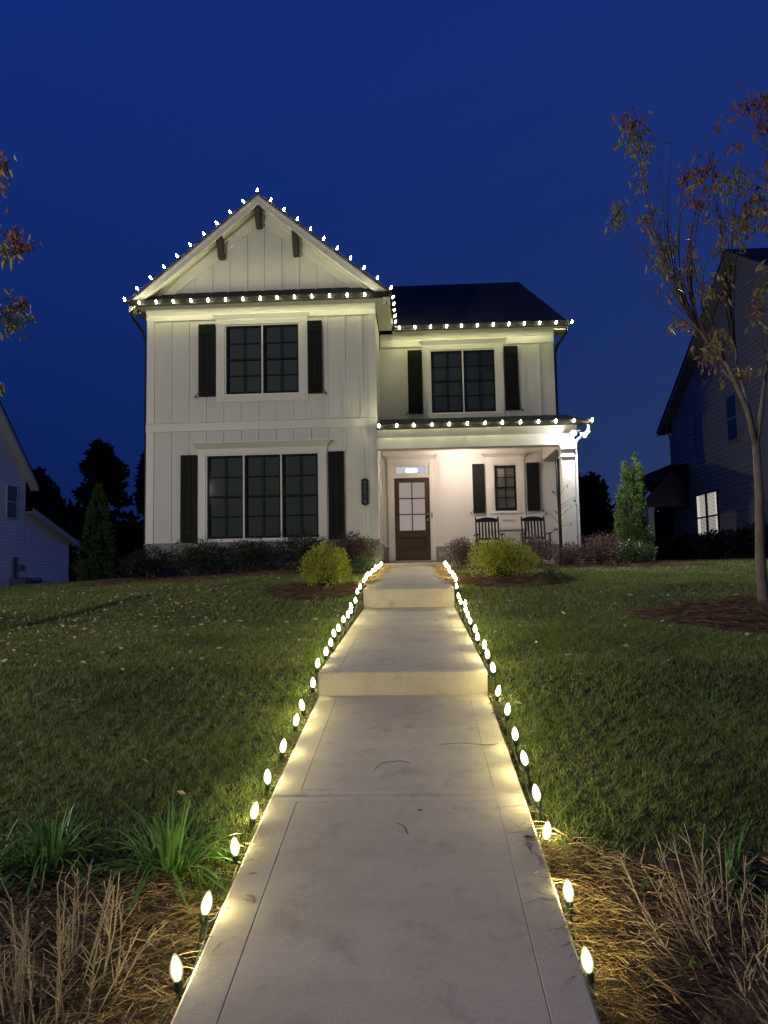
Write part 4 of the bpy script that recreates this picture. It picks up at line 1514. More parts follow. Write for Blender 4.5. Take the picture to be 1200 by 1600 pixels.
MB(LO_).box(LX + 0.01, LX + 0.05, 26, 43, LB - 0.5, LB + 0.42).build('foundation', M['brick'], lh)
ac = thing('air_conditioner', 'dark boxy outdoor unit against the white neighbouring house', 'air conditioner', (LX + 0.9, 36.2, LB))
m = MB((LX + 0.9, 36.2, LB))
m.box(LX + 0.45, LX + 1.3, 35.8, 36.6, LB, LB + 0.85)
m.build('case', M['grey'], ac, bevel=0.03)
m = MB((LX + 0.9, 36.2, LB))
m.lathe([(0.02, 0), (0.34, 0.0), (0.34, 0.03), (0.02, 0.04)], 14, (LX + 0.87, 36.2, LB + 0.85))
m.build('fan_guard', M['black'], ac)


# ------------------------------------------------------------------ plants
def blob_dirs(n):
    return unit(rng.normal(size=(n, 3)))


def shrub(name, label, cat, group, x, y, rx, ry, h, n, material, L, W, up=0.5, lumps=9, stems=9, stem_m='barkdark', lift=0.0, inner=0.35):
    """foliage of separate leaves on many small lumps, over a bunch of stems"""
    z0 = float(gz(x, y)) + lift
    t = thing(name, label, cat, (x, y, z0), group=group)
    cs = []
    for k in range(lumps):
        a = 2 * pi * k / lumps * 2.39996 + random.uniform(-0.4, 0.4)
        r_ = math.sqrt((k + 0.5) / lumps) * 0.62
        zc = h * (0.80 - 0.42 * r_ ** 1.5 + random.uniform(-0.10, 0.08)) - h * 0.12
        cs.append((cos(a) * r_ * rx, sin(a) * r_ * ry, zc * (0.62 if k % 3 == 2 else 0.95)))
    cs = np.array(cs)
    idx = rng.integers(0, lumps, n)
    D = blob_dirs(n)
    q_ = (9.0 / lumps) ** 0.33 if lumps > 12 else 1.0
    R = np.array([0.48 * rx, 0.48 * ry, 0.34 * h]) * q_ * rng.uniform(0.75, 1.2, lumps)[idx][:, None]
    rad = rng.uniform(inner, 1.0, n) ** 0.5 * rng.uniform(0.75, 1.16, n)
    stray = rng.uniform(0, 1, n) < 0.05
    rad = np.where(stray, rad * rng.uniform(1.1, 1.45, n), rad)
    P = cs[idx] + D * R * rad[:, None]
    P[:, 2] = np.maximum(P[:, 2], 0.03)
    Dl = D * 0.8 + np.array([0, 0, up]) + rng.normal(size=(n, 3)) * 0.55
    V, Fc = leaves(P, Dl, rng.uniform(0.7, 1.3, n) * L, rng.uniform(0.7, 1.2, n) * W)
    np_mesh('foliage', V, Fc, M[material], t, kind='stuff')
    for k in range(stems):
        c = cs[k % lumps]
        b0 = Vector((random.uniform(-0.06, 0.06), random.uniform(-0.06, 0.06), -0.05))
        tip = Vector(c) * 1.0 + Vector((random.uniform(-.1, .1) * rx, random.uniform(-.1, .1) * ry, h * 0.15))
        mid = b0.lerp(tip, 0.5) + Vector((random.uniform(-.04, .04), random.uniform(-.04, .04), 0.03))
        MB().tube([b0, mid, tip], [0.012, 0.008, 0.003], 5).build('stem', M[stem_m], t)
    return t


SH = 'shrubs along the house front'
plum = [(-1.45, 15.55, 0.60, 0.45, 0.92, 'dark plum shrub left of the porch, nearest to the front door'),
        (-5.95, 15.45, 0.72, 0.5, 0.80, 'low dim shrub at the left corner of the house'),
        (-4.80, 15.45, 0.74, 0.5, 0.90, 'dim shrub below the left shutter of the big window'),
        (-3.70, 15.5, 0.70, 0.5, 0.82, 'dim shrub below the middle of the big window'),
        (-2.55, 15.45, 0.74, 0.5, 0.96, 'dim shrub below the right pane of the big window')]
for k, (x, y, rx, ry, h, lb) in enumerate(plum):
    shrub('shrub', lb, 'shrub', SH, x, y, rx, ry, h, 5200, 'plum' if k == 0 else 'darkleaf', 0.045, 0.022, 0.5, 11, 10, lift=0.0)  # all but the first: their lack of light is put into darker leaf colour
plumr = [(0.98, 15.75, 0.42, 0.4, 0.72, 'purple leaved shrub just right of the porch step'),
         (1.75, 15.7, 0.45, 0.42, 0.62, 'purple leaved shrub below the first rocking chair'),
         (2.52, 15.55, 0.52, 0.42, 0.76, 'purple leaved shrub between the two rocking chairs'),
         (3.28, 15.6, 0.42, 0.4, 0.55, 'small purple leaved shrub behind the sapling'),
         (3.95, 15.6, 0.52, 0.45, 0.78, 'purple leaved shrub right of the porch column'),
         (4.75, 16.9, 0.45, 0.45, 0.62, 'reddish shrub tucked behind the round boxwood')]
for x, y, rx, ry, h, lb in plumr:
    shrub('shrub', lb, 'shrub', SH, x, y, rx, ry, h, 3300, 'plum', 0.042, 0.020, 0.6, 11, 12)
shrub('shrub', 'small low leafy shrub standing in front of the dim hedge row, below the big window', 'shrub', SH, -2.25, 14.6, 0.32, 0.3, 0.38, 1200, 'box', 0.05, 0.022, 0.6, 7, 6)
shrub('shrub', 'small leafy green plant beside the walk, below the plum shrub', 'shrub', SH, -1.15, 14.2, 0.30, 0.5, 0.36, 1500, 'box', 0.045, 0.022, 0.6, 7, 6)
# the two golden shrubs
shrub('golden_shrub', 'yellow green feathery shrub left of the walk, lit by the stake lights', 'shrub', 'golden shrubs beside the walk', -1.40, 10.75, 0.47, 0.46, 0.84, 4600, 'gold', 0.052, 0.020, 0.7, 24, 26, lift=-0.02, inner=0.45)
shrub('golden_shrub', 'wide yellow green feathery shrub right of the walk, before the rocking chairs', 'shrub', 'golden shrubs beside the walk', 1.42, 11.85, 0.72, 0.56, 0.82, 6200, 'gold', 0.052, 0.020, 0.6, 28, 28, lift=-0.02, inner=0.45)
shrub('shrub', 'tiny dark glossy shrub at the right foot of the wide golden shrub', 'shrub', None, 2.08, 11.2, 0.24, 0.22, 0.24, 900, 'box', 0.028, 0.016, 0.5, 6, 5)
shrub('boxwood', 'rounded glossy boxwood in front of the tall arborvitae', 'shrub', None, 4.75, 16.0, 0.55, 0.5, 0.56, 3600, 'box', 0.048, 0.030, 0.5, 12, 8)
shrub('shrub', 'leggy dark shrub at the lean-to corner of the white neighbouring house', 'shrub', None, -17.9, 37.5, 0.9, 0.8, 1.6, 1100, 'darkleaf', 0.14, 0.08, 0.4, 10, 9)
shrub('shrub', 'low pale tufted shrub on the lawn edge left of the house', 'shrub', None, -11.2, 27.0, 0.7, 0.5, 0.75, 1500, 'darkleaf', 0.10, 0.03, 0.8, 9, 8)


def arborvitae(x, y, h, r, label, tips, n, L, lift=0.0):
    z0 = float(gz(x, y)) + lift
    t = thing('arborvitae', label, 'tree', (x, y, z0), group='arborvitae trees beside the house')
    MB().tube([(0, 0, -0.05), (0, 0, h * 0.5), (0.02, 0, h * 0.86)], [0.05, 0.035, 0.008], 7).build('trunk', M['barkdark'], t)
    k = len(tips)
    T = np.array(tips)
    nl = 330
    li = rng.integers(0, k, nl)
    u = rng.uniform(0, 1, nl) ** 1.25
    a = rng.uniform(0, 2 * pi, nl)
    rr = r * T[li, 3] * np.minimum(1, (1 - u) ** 0.70 * 1.25) * rng.uniform(0.45, 1.0, nl) ** 0.6
    C = np.stack([T[li, 0] * u + rr * np.cos(a), T[li, 1] * u + rr * np.sin(a), 0.06 + u * T[li, 2]], 1)
    idx = rng.integers(0, nl, n)
    sz = (0.05 + 0.12 * r * (1 - u) + 0.04 * rng.uniform(0, 1, nl))[idx][:, None]
    P = C[idx] + rng.normal(size=(n, 3)) * sz * np.array([0.45, 0.45, 0.75])
    P[:, 2] = np.maximum(P[:, 2], 0.03)
    D = np.stack([np.cos(a[idx]), np.sin(a[idx]), 1.0 + 0 * a[idx]], 1) + rng.normal(size=(n, 3)) * 0.5
    V, Fc = leaves(P, D, rng.uniform(0.7, 1.4, n) * L, rng.uniform(0.5, 0.9, n) * L * 0.5)
    np_mesh('foliage', V, Fc, M['arb'], t, kind='stuff')
    return t


arborvitae(5.06, 17.0, 2.4, 0.38, 'tall twin tipped arborvitae right of the porch, its left side lit', [(-0.10, 0, 2.28, 0.85), (0.20, 0.05, 2.52, 0.9), (0.08, 0.1, 2.0, 1.10)], 17000, 0.055)
q = at(152, 905, 24)
arborvitae(q.x, 24, 3.2, 0.62, 'dark single tipped arborvitae left of the house', [(0, 0, 3.25, 1.0)], 7000, 0.09)

# sapling by the porch corner
sx0, sy0 = 3.02, 15.2
sz0 = float(gz(sx0, sy0))
sp = thing('sapling', 'thin dark young tree with few leaves before the porch column', 'tree', (sx0, sy0, sz0))
MB().tube([(0, 0, -0.05), (0.01, 0, 0.8), (0.0, 0, 1.5), (-0.02, 0, 2.35)], [0.019, 0.017, 0.015, 0.010], 7).build('trunk', M['barkdark'], sp)
sap_leaf = []
for (zz, dx, dz) in ((1.05, 0.36, 0.30), (1.2, 0.30, 0.22), (1.45, 0.30, 0.42), (0.95, -0.28, 0.30), (1.15, -0.14, 0.10), (1.5, -0.12, 0.16), (0.75, -0.16, 0.12), (0.85, 0.28, 0.1), (1.30, 0.5, 0.25)):
    dy = random.uniform(-0.15, 0.1)
    MB().tube([(0, 0, zz), (dx * 0.5, dy * 0.5, zz + dz * 0.6), (dx, dy, zz + dz)], [0.006, 0.004, 0.002], 5).build('branch', M['barkdark'], sp)
    for k in range(random.randint(1, 3)):
        f = random.uniform(0.6, 1)
        sap_leaf.append(((dx * f, dy * f, zz + dz * f), (random.uniform(-.5, .5), random.uniform(-.6, .2), random.uniform(-1.0, -0.1))))
for p, d in sap_leaf:
    V, Fc = leaves(np.array([[0, 0, 0.0]]), np.array([d]), 0.10, 0.052)
    np_mesh('leaf', V, Fc, M['frond'], sp, p)


# ------------------------------------------------------------------ the autumn street trees
def street_tree(label, base, fork, limbs, tips, clusters, r0, Y, n_parts):
    t = thing('street_tree', label, 'tree', base, group='young street trees with autumn leaves')
    O = Vector(base)
    B = lambda p: Vector(p) - O
    tb = B(base)
    fk = B(fork)
    MB().tube([tb + Vector((0, 0, -0.1)), tb + Vector((0, 0, 0.05)), tb.lerp(fk, 0.3) + Vector((-0.015, 0, 0)), tb.lerp(fk, 0.65) + Vector((0.01, 0, 0)), fk],
              [r0 * 1.35, r0 * 1.1, r0 * 0.95, r0 * 0.85, r0 * 0.72], 12).build('trunk', M['bark'], t, smooth=True)
    nodes = []
    for pts, ra, rb in limbs:
        P = [fk + Vector((0, 0, -0.12))] + [B(p) for p in pts]
        k = len(P)
        MB().tube(P, [ra + (rb - ra) * i / (k - 1) for i in range(k)], 9).build('limb', M['bark'], t, smooth=True)
        nodes.append(P)
    ends = []
    for tip, li, frm in tips:
        P = nodes[li]
        s = frm * (len(P) - 1)
        i = min(int(s), len(P) - 2)
        st = P[i].lerp(P[i + 1], s - i)
        tp = B(tip)
        dirn = (P[i + 1] - P[i]).normalized()
        L_ = (tp - st).length
        pts = []
        for q in range(9):
            u = q / 8
            c1 = st + dirn * L_ * 0.35
            p = st * (1 - u) ** 2 + c1 * 2 * u * (1 - u) + tp * u * u
            if 0 < q < 8:
                p += Vector((random.uniform(-1, 1), random.uniform(-1, 1), random.uniform(-1, 1))) * 0.012
            pts.append(p)
        rr = min(0.013, 0.006 + L_ * 0.004)
        bo = MB().tube(pts, [rr * (1 - 0.78 * q / 8) for q in range(9)], 5).build('branch', M['barktwig'], t)
        for q in (3, 4, 5, 6, 7):
            if random.random() < 0.75:
                a = pts[q]
                d = (pts[min(q + 1, 8)] - pts[q - 1]).normalized()
                e = a + (d * 0.8 + Vector((random.uniform(-1, 1), random.uniform(-1, 1), random.uniform(-.3, .7))) * 0.55).normalized() * random.uniform(0.12, 0.38)
                mb_ = MB().tube([a, a.lerp(e, 0.5) + Vector((0, 0, 0.012)), e], [0.0035, 0.0025, 0.0013], 4)
                mb_.build('twig', M['barktwig'], bo)
        ends.append(pts)
    allP, allD, allM = [], [], []
    for (cx, cy_, rx, ry, cnt, pal) in clusters:
        c = B(at(cx, cy_, Y + random.uniform(-0.3, 0.3)))
        s = Y / F_PX
        for k in range(int(cnt * 1.35)):
            g = rng.normal(size=3) * 0.5
            p = c + Vector((g[0] * rx * s, g[1] * rx * s, g[2] * ry * s))
            allP.append(tuple(p))
            allD.append((random.gauss(0, 0.45), random.gauss(0, 0.45), random.uniform(-1.3, -0.3)))
            allM.append(pal if pal != 'm' else random.choice('oor'))
        # a twig carrying the cluster
        near = min((p for e in ends for p in e), key=lambda p: (p - c).length)
        if (near - c).length > 0.03:
            MB().tube([near, near.lerp(c, 0.5) + Vector((0, 0, 0.02)), c], [0.005, 0.004, 0.002], 5).build('twig', M['barktwig'], t)
    order = list(range(len(allP)))
    random.shuffle(order)
    protos = {}
    for pal in 'or':
        for v in range(4):
            V, Fc = leaves(np.zeros((1, 3)), np.array([[0, 0, 1.0]]), 0.122 * (0.8 + 0.15 * v), 0.040 * (0.9 + 0.1 * v), 0.35)
            mm = bpy.data.meshes.new('leaf')
            mm.from_pydata([tuple(q) for q in V], [], [tuple(int(w) for w in q) for q in Fc])
            mm.materials.append(M['olive' if pal == 'o' else 'rust'])
            protos[pal, v] = mm
    for i in order[:n_parts]:
        o = link('leaf', protos[allM[i], random.randrange(4)], t, allP[i])
        o.rotation_euler = Vector(allD[i]).to_track_quat('Z', 'Y').to_euler()
        o.rotation_euler.rotate_axis('Z', random.uniform(0, 6))
    rest = order[n_parts:]
    for pal in 'or':
        ix = [i for i in rest if allM[i] == pal]
        if ix:
            P, D = np.array([allP[i] for i in ix]), np.array([allD[i] for i in ix])
            V, Fc = leaves(P, D, rng.uniform(0.09, 0.145, len(ix)), rng.uniform(0.030, 0.045, len(ix)), 0.3)
            np_mesh('leaves', V, Fc, M['olive' if pal == 'o' else 'rust'], t, kind='stuff')
    return t


M['barktwig'] = mat('bark_twig', (0.085, 0.06, 0.045), 0.8, 0.3, 12)
TY = 9.1
A = lambda x, y, d=0.0: tuple(at(x, y, TY + d))
tb = (4.29, 9.1, float(gz(4.29, 9.1)))
limbs = [([A(1168, 640, -.05), A(1150, 600, -.08), A(1137, 570, -.1), A(1110, 540, -.12), A(1085, 505, -.15)], 0.038, 0.014),
         ([A(1172, 650, .12), A(1162, 605, .2), A(1152, 570, .25), A(1143, 500, .3)], 0.030, 0.013),
         ([A(1188, 655, .0), A(1193, 610, .0), A(1200, 560, .0), A(1212, 480, .05)], 0.032, 0.014)]
tips = [(A(990, 185, -.3), 0, 1.0), (A(1003, 260, -.2), 0, .9), (A(962, 325, -.35), 0, .9), (A(1010, 345, -.2), 0, .95), (A(1036, 240, -.1), 0, 1.0), (A(1050, 225, .1), 0, .95),
        (A(1076, 240, .1), 0, .9), (A(1105, 215, .2), 1, .9), (A(1112, 240, .25), 1, .95), (A(1120, 330, .15), 1, .8), (A(1140, 290, .3), 1, 1.0), (A(1085, 320, 0.), 0, .8),
        (A(1040, 390, -.3), 0, 1.0), (A(1020, 440, -.3), 0, .85), (A(1010, 462, -.2), 0, .8), (A(1100, 420, 0.), 0, .75), (A(1150, 400, .4), 1, .8), (A(1165, 330, .3), 1, .95),
        (A(1185, 160, .1), 2, 1.0), (A(1190, 200, .2), 2, .95), (A(1195, 320, .1), 2, .8), (A(1170, 430, .3), 2, .7), (A(1060, 470, -.15), 0, .9), (A(1130, 440, .2), 1, .7),
        (A(1210, 250, 0.), 2, .9), (A(1160, 250, .3), 1, 1.0), (A(1065, 330, -.1), 0, .95), (A(1045, 310, -.25), 0, .9), (A(1180, 480, .15), 2, .6), (A(1115, 480, .1), 0, .6),
        (A(1092, 290, .1), 0, .7), (A(1128, 380, .2), 1, .75), (A(1070, 400, -.2), 0, .95), (A(1025, 360, -.3), 0, .95)]
clusters = [(992, 215, 26, 38, 85, 'o'), (985, 185, 22, 16, 22, 'r'), (1003, 272, 12, 24, 22, 'o'), (966, 330, 13, 22, 40, 'o'), (1012, 345, 16, 28, 36, 'm'), (1040, 385, 28, 24, 50, 'm'),
            (1030, 410, 14, 22, 22, 'o'), (1060, 430, 25, 35, 26, 'm'), (1100, 265, 30, 25, 50, 'r'), (1075, 275, 15, 15, 20, 'r'), (1147, 280, 24, 20, 50, 'o'), (1165, 345, 22, 28, 60, 'm'),
            (1180, 310, 20, 20, 36, 'r'), (1085, 310, 20, 20, 22, 'r'), (1130, 340, 20, 12, 16, 'm'), (1172, 160, 34, 12, 50, 'r'), (1190, 190, 16, 30, 40, 'r'), (1196, 340, 14, 24, 30, 'm'),
            (1052, 505, 12, 10, 10, 'm'), (1080, 505, 12, 12, 14, 'r'), (1125, 530, 22, 26, 45, 'm'), (1127, 572, 8, 8, 6, 'r'), (1160, 580, 26, 12, 24, 'm'), (1192, 450, 10, 18, 18, 'm'),
            (1183, 480, 10, 18, 12, 'r'), (1095, 450, 22, 45, 24, 'o'), (1205, 255, 12, 25, 20, 'm'), (1120, 195, 10, 8, 6, 'r'), (1150, 225, 14, 10, 8, 'r'), (1085, 420, 14, 14, 10, 'r')]
for k in range(8):                               # fine upright shoots between the main branches
    px_ = random.uniform(1030, 1215)
    tips.append((A(px_, random.uniform(210, 420) + max(0, 1090 - px_) * 0.6, random.uniform(-.5, .5)), 2 if px_ > 1170 else (1 if px_ > 1105 else 0), random.uniform(.45, 1.0)))
for k in range(22):
    clusters.append((random.uniform(1040, 1200), random.uniform(260, 560), 14, 20, random.randint(4, 10), random.choice('omr')))
street_tree('slender tree with thinning autumn leaves in a mulch bed at the right', tb, A(1181, 684), limbs, tips, clusters, 0.060, TY, 300)
TY = 7.6
tb = (-5.75, 7.6, float(gz(-5.75, 7.6)))
fk = (-5.72, 7.6, tb[2] + 1.7)
limbs = [([(-5.62, 7.6, 1.6), (-5.45, 7.6, 2.2), (-5.2, 7.6, 2.9)], 0.045, 0.016), ([(-5.75, 7.7, 1.7), (-5.8, 7.7, 2.6), (-5.75, 7.7, 3.3)], 0.045, 0.016)]
tips = [(A(-10, 255), 0, 1.0), (A(15, 370), 0, .95), (A(12, 480), 0, .75), (A(-30, 400), 0, .9), (A(-8, 600), 0, .5), (A(-60, 200, .2), 1, 1.0), (A(-90, 300, .2), 1, .9), (A(-40, 470), 0, .7)]
clusters = [(2, 262, 14, 34, 34, 'm'), (24, 372, 26, 22, 46, 'r'), (6, 385, 16, 18, 26, 'o'), (14, 492, 30, 34, 70, 'o'), (32, 468, 14, 10, 12, 'r'), (0, 602, 8, 10, 8, 'o'), (-40, 300, 40, 60, 60, 'm'), (-50, 450, 40, 60, 60, 'm')]
street_tree('street tree at the left edge, only leafy branch ends in view', tb, fk, limbs, tips, clusters, 0.09, TY, 220)


# ------------------------------------------------------------------ far trees
def far_tree(name, label, px0, px1, ptop, pbase, Y, n, leaf, conifer=False, trunk_px=None):
    c = at((px0 + px1) / 2, pbase, Y)
    zb = float(gz(c.x, Y))
    top = at((px0 + px1) / 2, ptop, Y).z
    low = c.z
    r_ = (px1 - px0) / 2 * Y / F_PX
    t = thing(name, label, 'tree', (c.x, Y, zb), group='far trees behind the houses')
    MB().tube([(0, 0, -0.2), (0.1, 0, (low - zb) * 0.6), (0, 0, top - zb - 0.4)], [0.22, 0.16, 0.04], 7).build('trunk', M['barkdark'], t)
    nl = 26 if conifer else 22
    C, S = [], []
    for k in range(nl):
        u = (k + 0.5) / nl
        z = (low - zb) + (top - low) * u
        wdt = r_ * (1.0 - 0.75 * u ** 1.4) if conifer else r_ * math.sqrt(max(0.05, 1 - (2 * u - 0.9) ** 2))
        a = k * 2.4 + random.uniform(-.5, .5)
        rr = wdt * random.uniform(0.25, 0.95)
        C.append((rr * cos(a), rr * sin(a), z))
        S.append((wdt * 0.40, wdt * 0.40, (top - low) * (0.055 if conifer else 0.11)))
        MB().tube([(0, 0, z - 0.25), (rr * cos(a) * 0.6, rr * sin(a) * 0.6, z - 0.05), (rr * cos(a), rr * sin(a), z)], [0.06, 0.04, 0.02], 4).build('branch', M['barkdark'], t)
    C, S = np.array(C), np.array(S)
    idx = rng.integers(0, nl, n)
    D = blob_dirs(n)
    P = C[idx] + D * S[idx] * rng.uniform(0.2, 1.1, n)[:, None]
    V, Fc = leaves(P, D + rng.normal(size=(n, 3)) * 0.5, rng.uniform(0.6, 1.3, n) * leaf, rng.uniform(0.3, 0.6, n) * leaf)
    np_mesh('crown', V, Fc, M['pine'], t, kind='stuff')


far_tree('pine_tree', 'tall dark pine standing behind the left arborvitae', 117, 205, 697, 785, 60, 5000, 0.55, True)
far_tree('pine_tree', 'dark pine half hidden by the left wall of the house', 208, 262, 714, 800, 62, 3500, 0.55, True)
far_tree('broadleaf_tree', 'dark ragged tree beside the white neighbouring house', 36, 82, 742, 815, 52, 1800, 0.5)
far_tree('broadleaf_tree', 'small dark tree with a lone round top between neighbour and pine', 68, 104, 772, 830, 55, 1300, 0.45)
far_tree('broadleaf_tree', 'dark bushy tree showing past the right porch column', 893, 958, 752, 850, 50, 3800, 0.5)
far_tree('pine_tree', 'dark slim conifer right against the porch downspout', 880, 918, 738, 830, 55, 2200, 0.45, True)
# far-off wood that closes the view
n = 26000
X = np.concatenate([rng.uniform(-62, -9, n // 2), rng.uniform(8, 60, n // 2)])
Yw = rng.uniform(64, 72, n)
hh = 5.0 + 1.1 * np.sin(X * 0.55) + 0.8 * np.sin(X * 1.31 + 1) + 0.6 * np.sin(X * 2.7)
hh = np.where(X > 0, hh * 0.95, hh)
Z = rng.uniform(-1, 1, n) * 0 + (-1.2) + rng.uniform(0, 1, n) ** 0.75 * (hh + 1.2)
V, Fc = leaves(np.stack([X, Yw, Z], 1), rng.normal(size=(n, 3)), rng.uniform(0.6, 1.3, n), rng.uniform(0.4, 0.8, n))
tag(np_mesh('far_wood', V, Fc, M['pine']), 'dark wood closing the view between the houses', 'wood', kind='stuff')
# clipped hedge below the right neighbour
n = 16000
X = rng.uniform(9.9, 11.3, n)
Yh = rng.uniform(20.5, 32, n)
Z = gz(X, Yh) + rng.uniform(0.0, 1, n) ** 0.6 * (0.95 + 0.12 * np.sin(Yh * 2.1))
V, Fc = leaves(np.stack([X, Yh, Z], 1), rng.normal(size=(n, 3)) + np.array([0, 0, 0.5]), rng.uniform(0.07, 0.12, n), rng.uniform(0.04, 0.06, n))
hg = np_mesh('hedge', V, Fc, M['darkleaf'])
tag(hg, 'long dark hedge at the foot of the grey neighbouring house', 'hedge')

# ------------------------------------------------------------------ lawn grass: separate blades
def in_bed(x, y):
    r_ = np.zeros(len(x), bool)
    for f in BEDS:
        r_ |= f(x, y)
    return r_


def blades(x0, x1, y0, y1, dens, h, w):
    n = int((x1 - x0) * (y1 - y0) * dens)
    x = rng.uniform(x0, x1, n)
    y = rng.uniform(y0, y1, n)
    c = pnoise(x * 1.6, y * 1.6) * 0.5 + pnoise(x * 5 + 3, y * 5) * 0.5
    # keep inside the view's wedge, off the walk, the beds and the house
    keep = (np.abs(x + y * 0.045) < 0.62 * y + 2.2) & ~((x > WX0 - 0.015) & (x < WX1 + 0.015)) & ~HOUSE_AREA(x, y)
    keep &= rng.uniform(0, 1, n) < 0.60 + 0.35 * c + 0.75 * pnoise(x * 17 + 2, y * 17)
    edge = (x > WX0 - 0.10) & (x < WX1 + 0.10)
    keep &= ~edge | (rng.uniform(0, 1, n) < 0.80)
    x, y, c = x[keep], y[keep], c[keep]
    keep = ~in_bed(x, y)
    x, y, c = x[keep], y[keep], c[keep]
    n = len(x)
    z = gz(x, y)
    fine = pnoise(x * 17 + 2, y * 17) 
    hh = h * rng.uniform(0.45, 1.2, n) * (1 + 0.30 * c + 0.55 * fine)
    a = rng.uniform(0, 2 * pi, n)
    la = pnoise(x * 6 + 9, y * 6) * 4 + rng.normal(size=n) * 1.2
    lean = rng.uniform(0.2, 1.5, n)
    V = np.empty((n, 3, 3))
    dx, dy = np.cos(a) * w / 2, np.sin(a) * w / 2
    V[:, 0] = np.stack([x - dx, y - dy, z - 0.004], 1)
    V[:, 1] = np.stack([x + dx, y + dy, z - 0.004], 1)
    V[:, 2] = np.stack([x + np.cos(la) * lean * hh, y + np.sin(la) * lean * hh, z + hh], 1)
    return V.reshape(-1, 3)


parts = [blades(-4.8, 4.8, 2.3, 5.0, 21000, 0.031, 0.0050), blades(-7.0, 7.0, 5.0, 8.0, 10500, 0.033, 0.0075), blades(-10.2, 10.2, 8.0, 13.0, 4200, 0.038, 0.011),
         blades(-15, 14, 13.0, 20.0, 1300, 0.045, 0.013), blades(-19, 17, 20.0, 34.0, 320, 0.055, 0.028), blades(-30, 24, 34.0, 50.0, 60, 0.07, 0.06)]
V = np.concatenate(parts)
gr = np_mesh('grass', V, np.arange(len(V)).reshape(-1, 3), M['grass'])
tag(gr, kind='stuff')


# ------------------------------------------------------------------ mulch, straw and litter
def straw(name, f, x0, x1, y0, y1, n, L, W, material, lift=0.03, stand=0.25, bend=0.35):
    x = rng.uniform(x0, x1, n * 3)
    y = rng.uniform(y0, y1, n * 3)
    k = f(x, y)
    x, y = x[k][:n], y[k][:n]
    n = len(x)
    a = pnoise(x * 5, y * 5) * 3 + rng.normal(size=n) * 1.6
    z = gz(x, y) + 0.008 + rng.uniform(0, lift, n) * (0.7 + 0.5 * pnoise(x * 4, y * 4))
    D = np.stack([np.cos(a), np.sin(a), rng.normal(size=n) * stand], 1)
    D[:, 2] = np.abs(D[:, 2])
    V, Fc = strands(np.stack([x, y, z], 1), D, rng.uniform(0.5, 1.25, n) * L, rng.uniform(0.7, 1.3, n) * W, rng.normal(size=n) * bend, np.abs(D[:, 2]) * 0.9)
    o = np_mesh(name, V, Fc, M[material])
    tag(o, kind='stuff')
    return o


M['dryblade'] = leaf_mat('dry_blade', [(0.30, 0.22, 0.12), (0.17, 0.11, 0.06), (0.42, 0.33, 0.19), (0.23, 0.16, 0.085), (0.10, 0.065, 0.04)], 0.75, 0.15)
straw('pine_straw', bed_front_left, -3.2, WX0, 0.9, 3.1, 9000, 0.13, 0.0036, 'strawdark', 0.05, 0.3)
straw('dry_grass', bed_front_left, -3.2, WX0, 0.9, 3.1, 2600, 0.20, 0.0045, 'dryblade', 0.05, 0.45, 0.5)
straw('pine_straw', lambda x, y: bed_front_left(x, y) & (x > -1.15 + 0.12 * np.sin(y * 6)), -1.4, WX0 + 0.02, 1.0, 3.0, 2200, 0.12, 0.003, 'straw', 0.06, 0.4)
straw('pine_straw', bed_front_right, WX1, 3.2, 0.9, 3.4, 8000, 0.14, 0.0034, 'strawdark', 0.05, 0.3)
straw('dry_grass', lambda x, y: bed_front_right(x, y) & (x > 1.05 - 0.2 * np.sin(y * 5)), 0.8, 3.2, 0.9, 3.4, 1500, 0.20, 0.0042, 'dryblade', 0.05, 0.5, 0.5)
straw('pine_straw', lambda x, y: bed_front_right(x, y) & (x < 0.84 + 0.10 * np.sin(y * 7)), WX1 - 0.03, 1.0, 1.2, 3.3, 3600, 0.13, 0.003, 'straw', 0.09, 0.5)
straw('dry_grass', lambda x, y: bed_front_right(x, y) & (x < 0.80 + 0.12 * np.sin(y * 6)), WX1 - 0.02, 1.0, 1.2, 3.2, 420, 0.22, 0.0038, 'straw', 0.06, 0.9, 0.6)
straw('pine_straw', bed_tree, 2, 6.5, 6.6, 9.8, 6500, 0.16, 0.007, 'strawred', 0.10, 0.2)
straw('pine_straw', bed_isl_l, -2.7, WX0, 9.4, 12.1, 3800, 0.17, 0.006, 'strawred', 0.07, 0.25)
straw('pine_straw', bed_isl_r, WX1, 2.7, 10.3, 13.5, 4200, 0.17, 0.006, 'strawred', 0.07, 0.25)
straw('pine_straw', bed_found_l, -7.4, WX0, 13.8, 16.4, 3800, 0.2, 0.010, 'strawred', 0.05)
straw('pine_straw', bed_found_r, WX1, 6.0, 14.2, 17.8, 3800, 0.2, 0.010, 'strawred', 0.05)


def edge_straw(x, y):
    return (y > 9.7) & (y < 16.1)


def on_walk_straw(name, n, side):
    y = rng.uniform(10.2, 16.1, n)
    e = np.abs(rng.normal(size=n)) * 0.045 * (0.6 + 0.25 * (y - 10))
    x = (WX0 + e - 0.03) if side < 0 else (WX1 - e + 0.03)
    z = np.interp(y, [9.59, 16.16], [-0.265, 0.06]) + 0.004 + rng.uniform(0, 0.02, n)
    a = rng.uniform(0, 2 * pi, n)
    D = np.stack([np.cos(a), np.sin(a), rng.uniform(0, 0.12, n)], 1)
    V, Fc = strands(np.stack([x, y, z], 1), D, rng.uniform(0.08, 0.2, n), 0.006, rng.normal(size=n) * 0.3, 0.1)
    tag(np_mesh(name, V, Fc, M['straw']), kind='stuff')


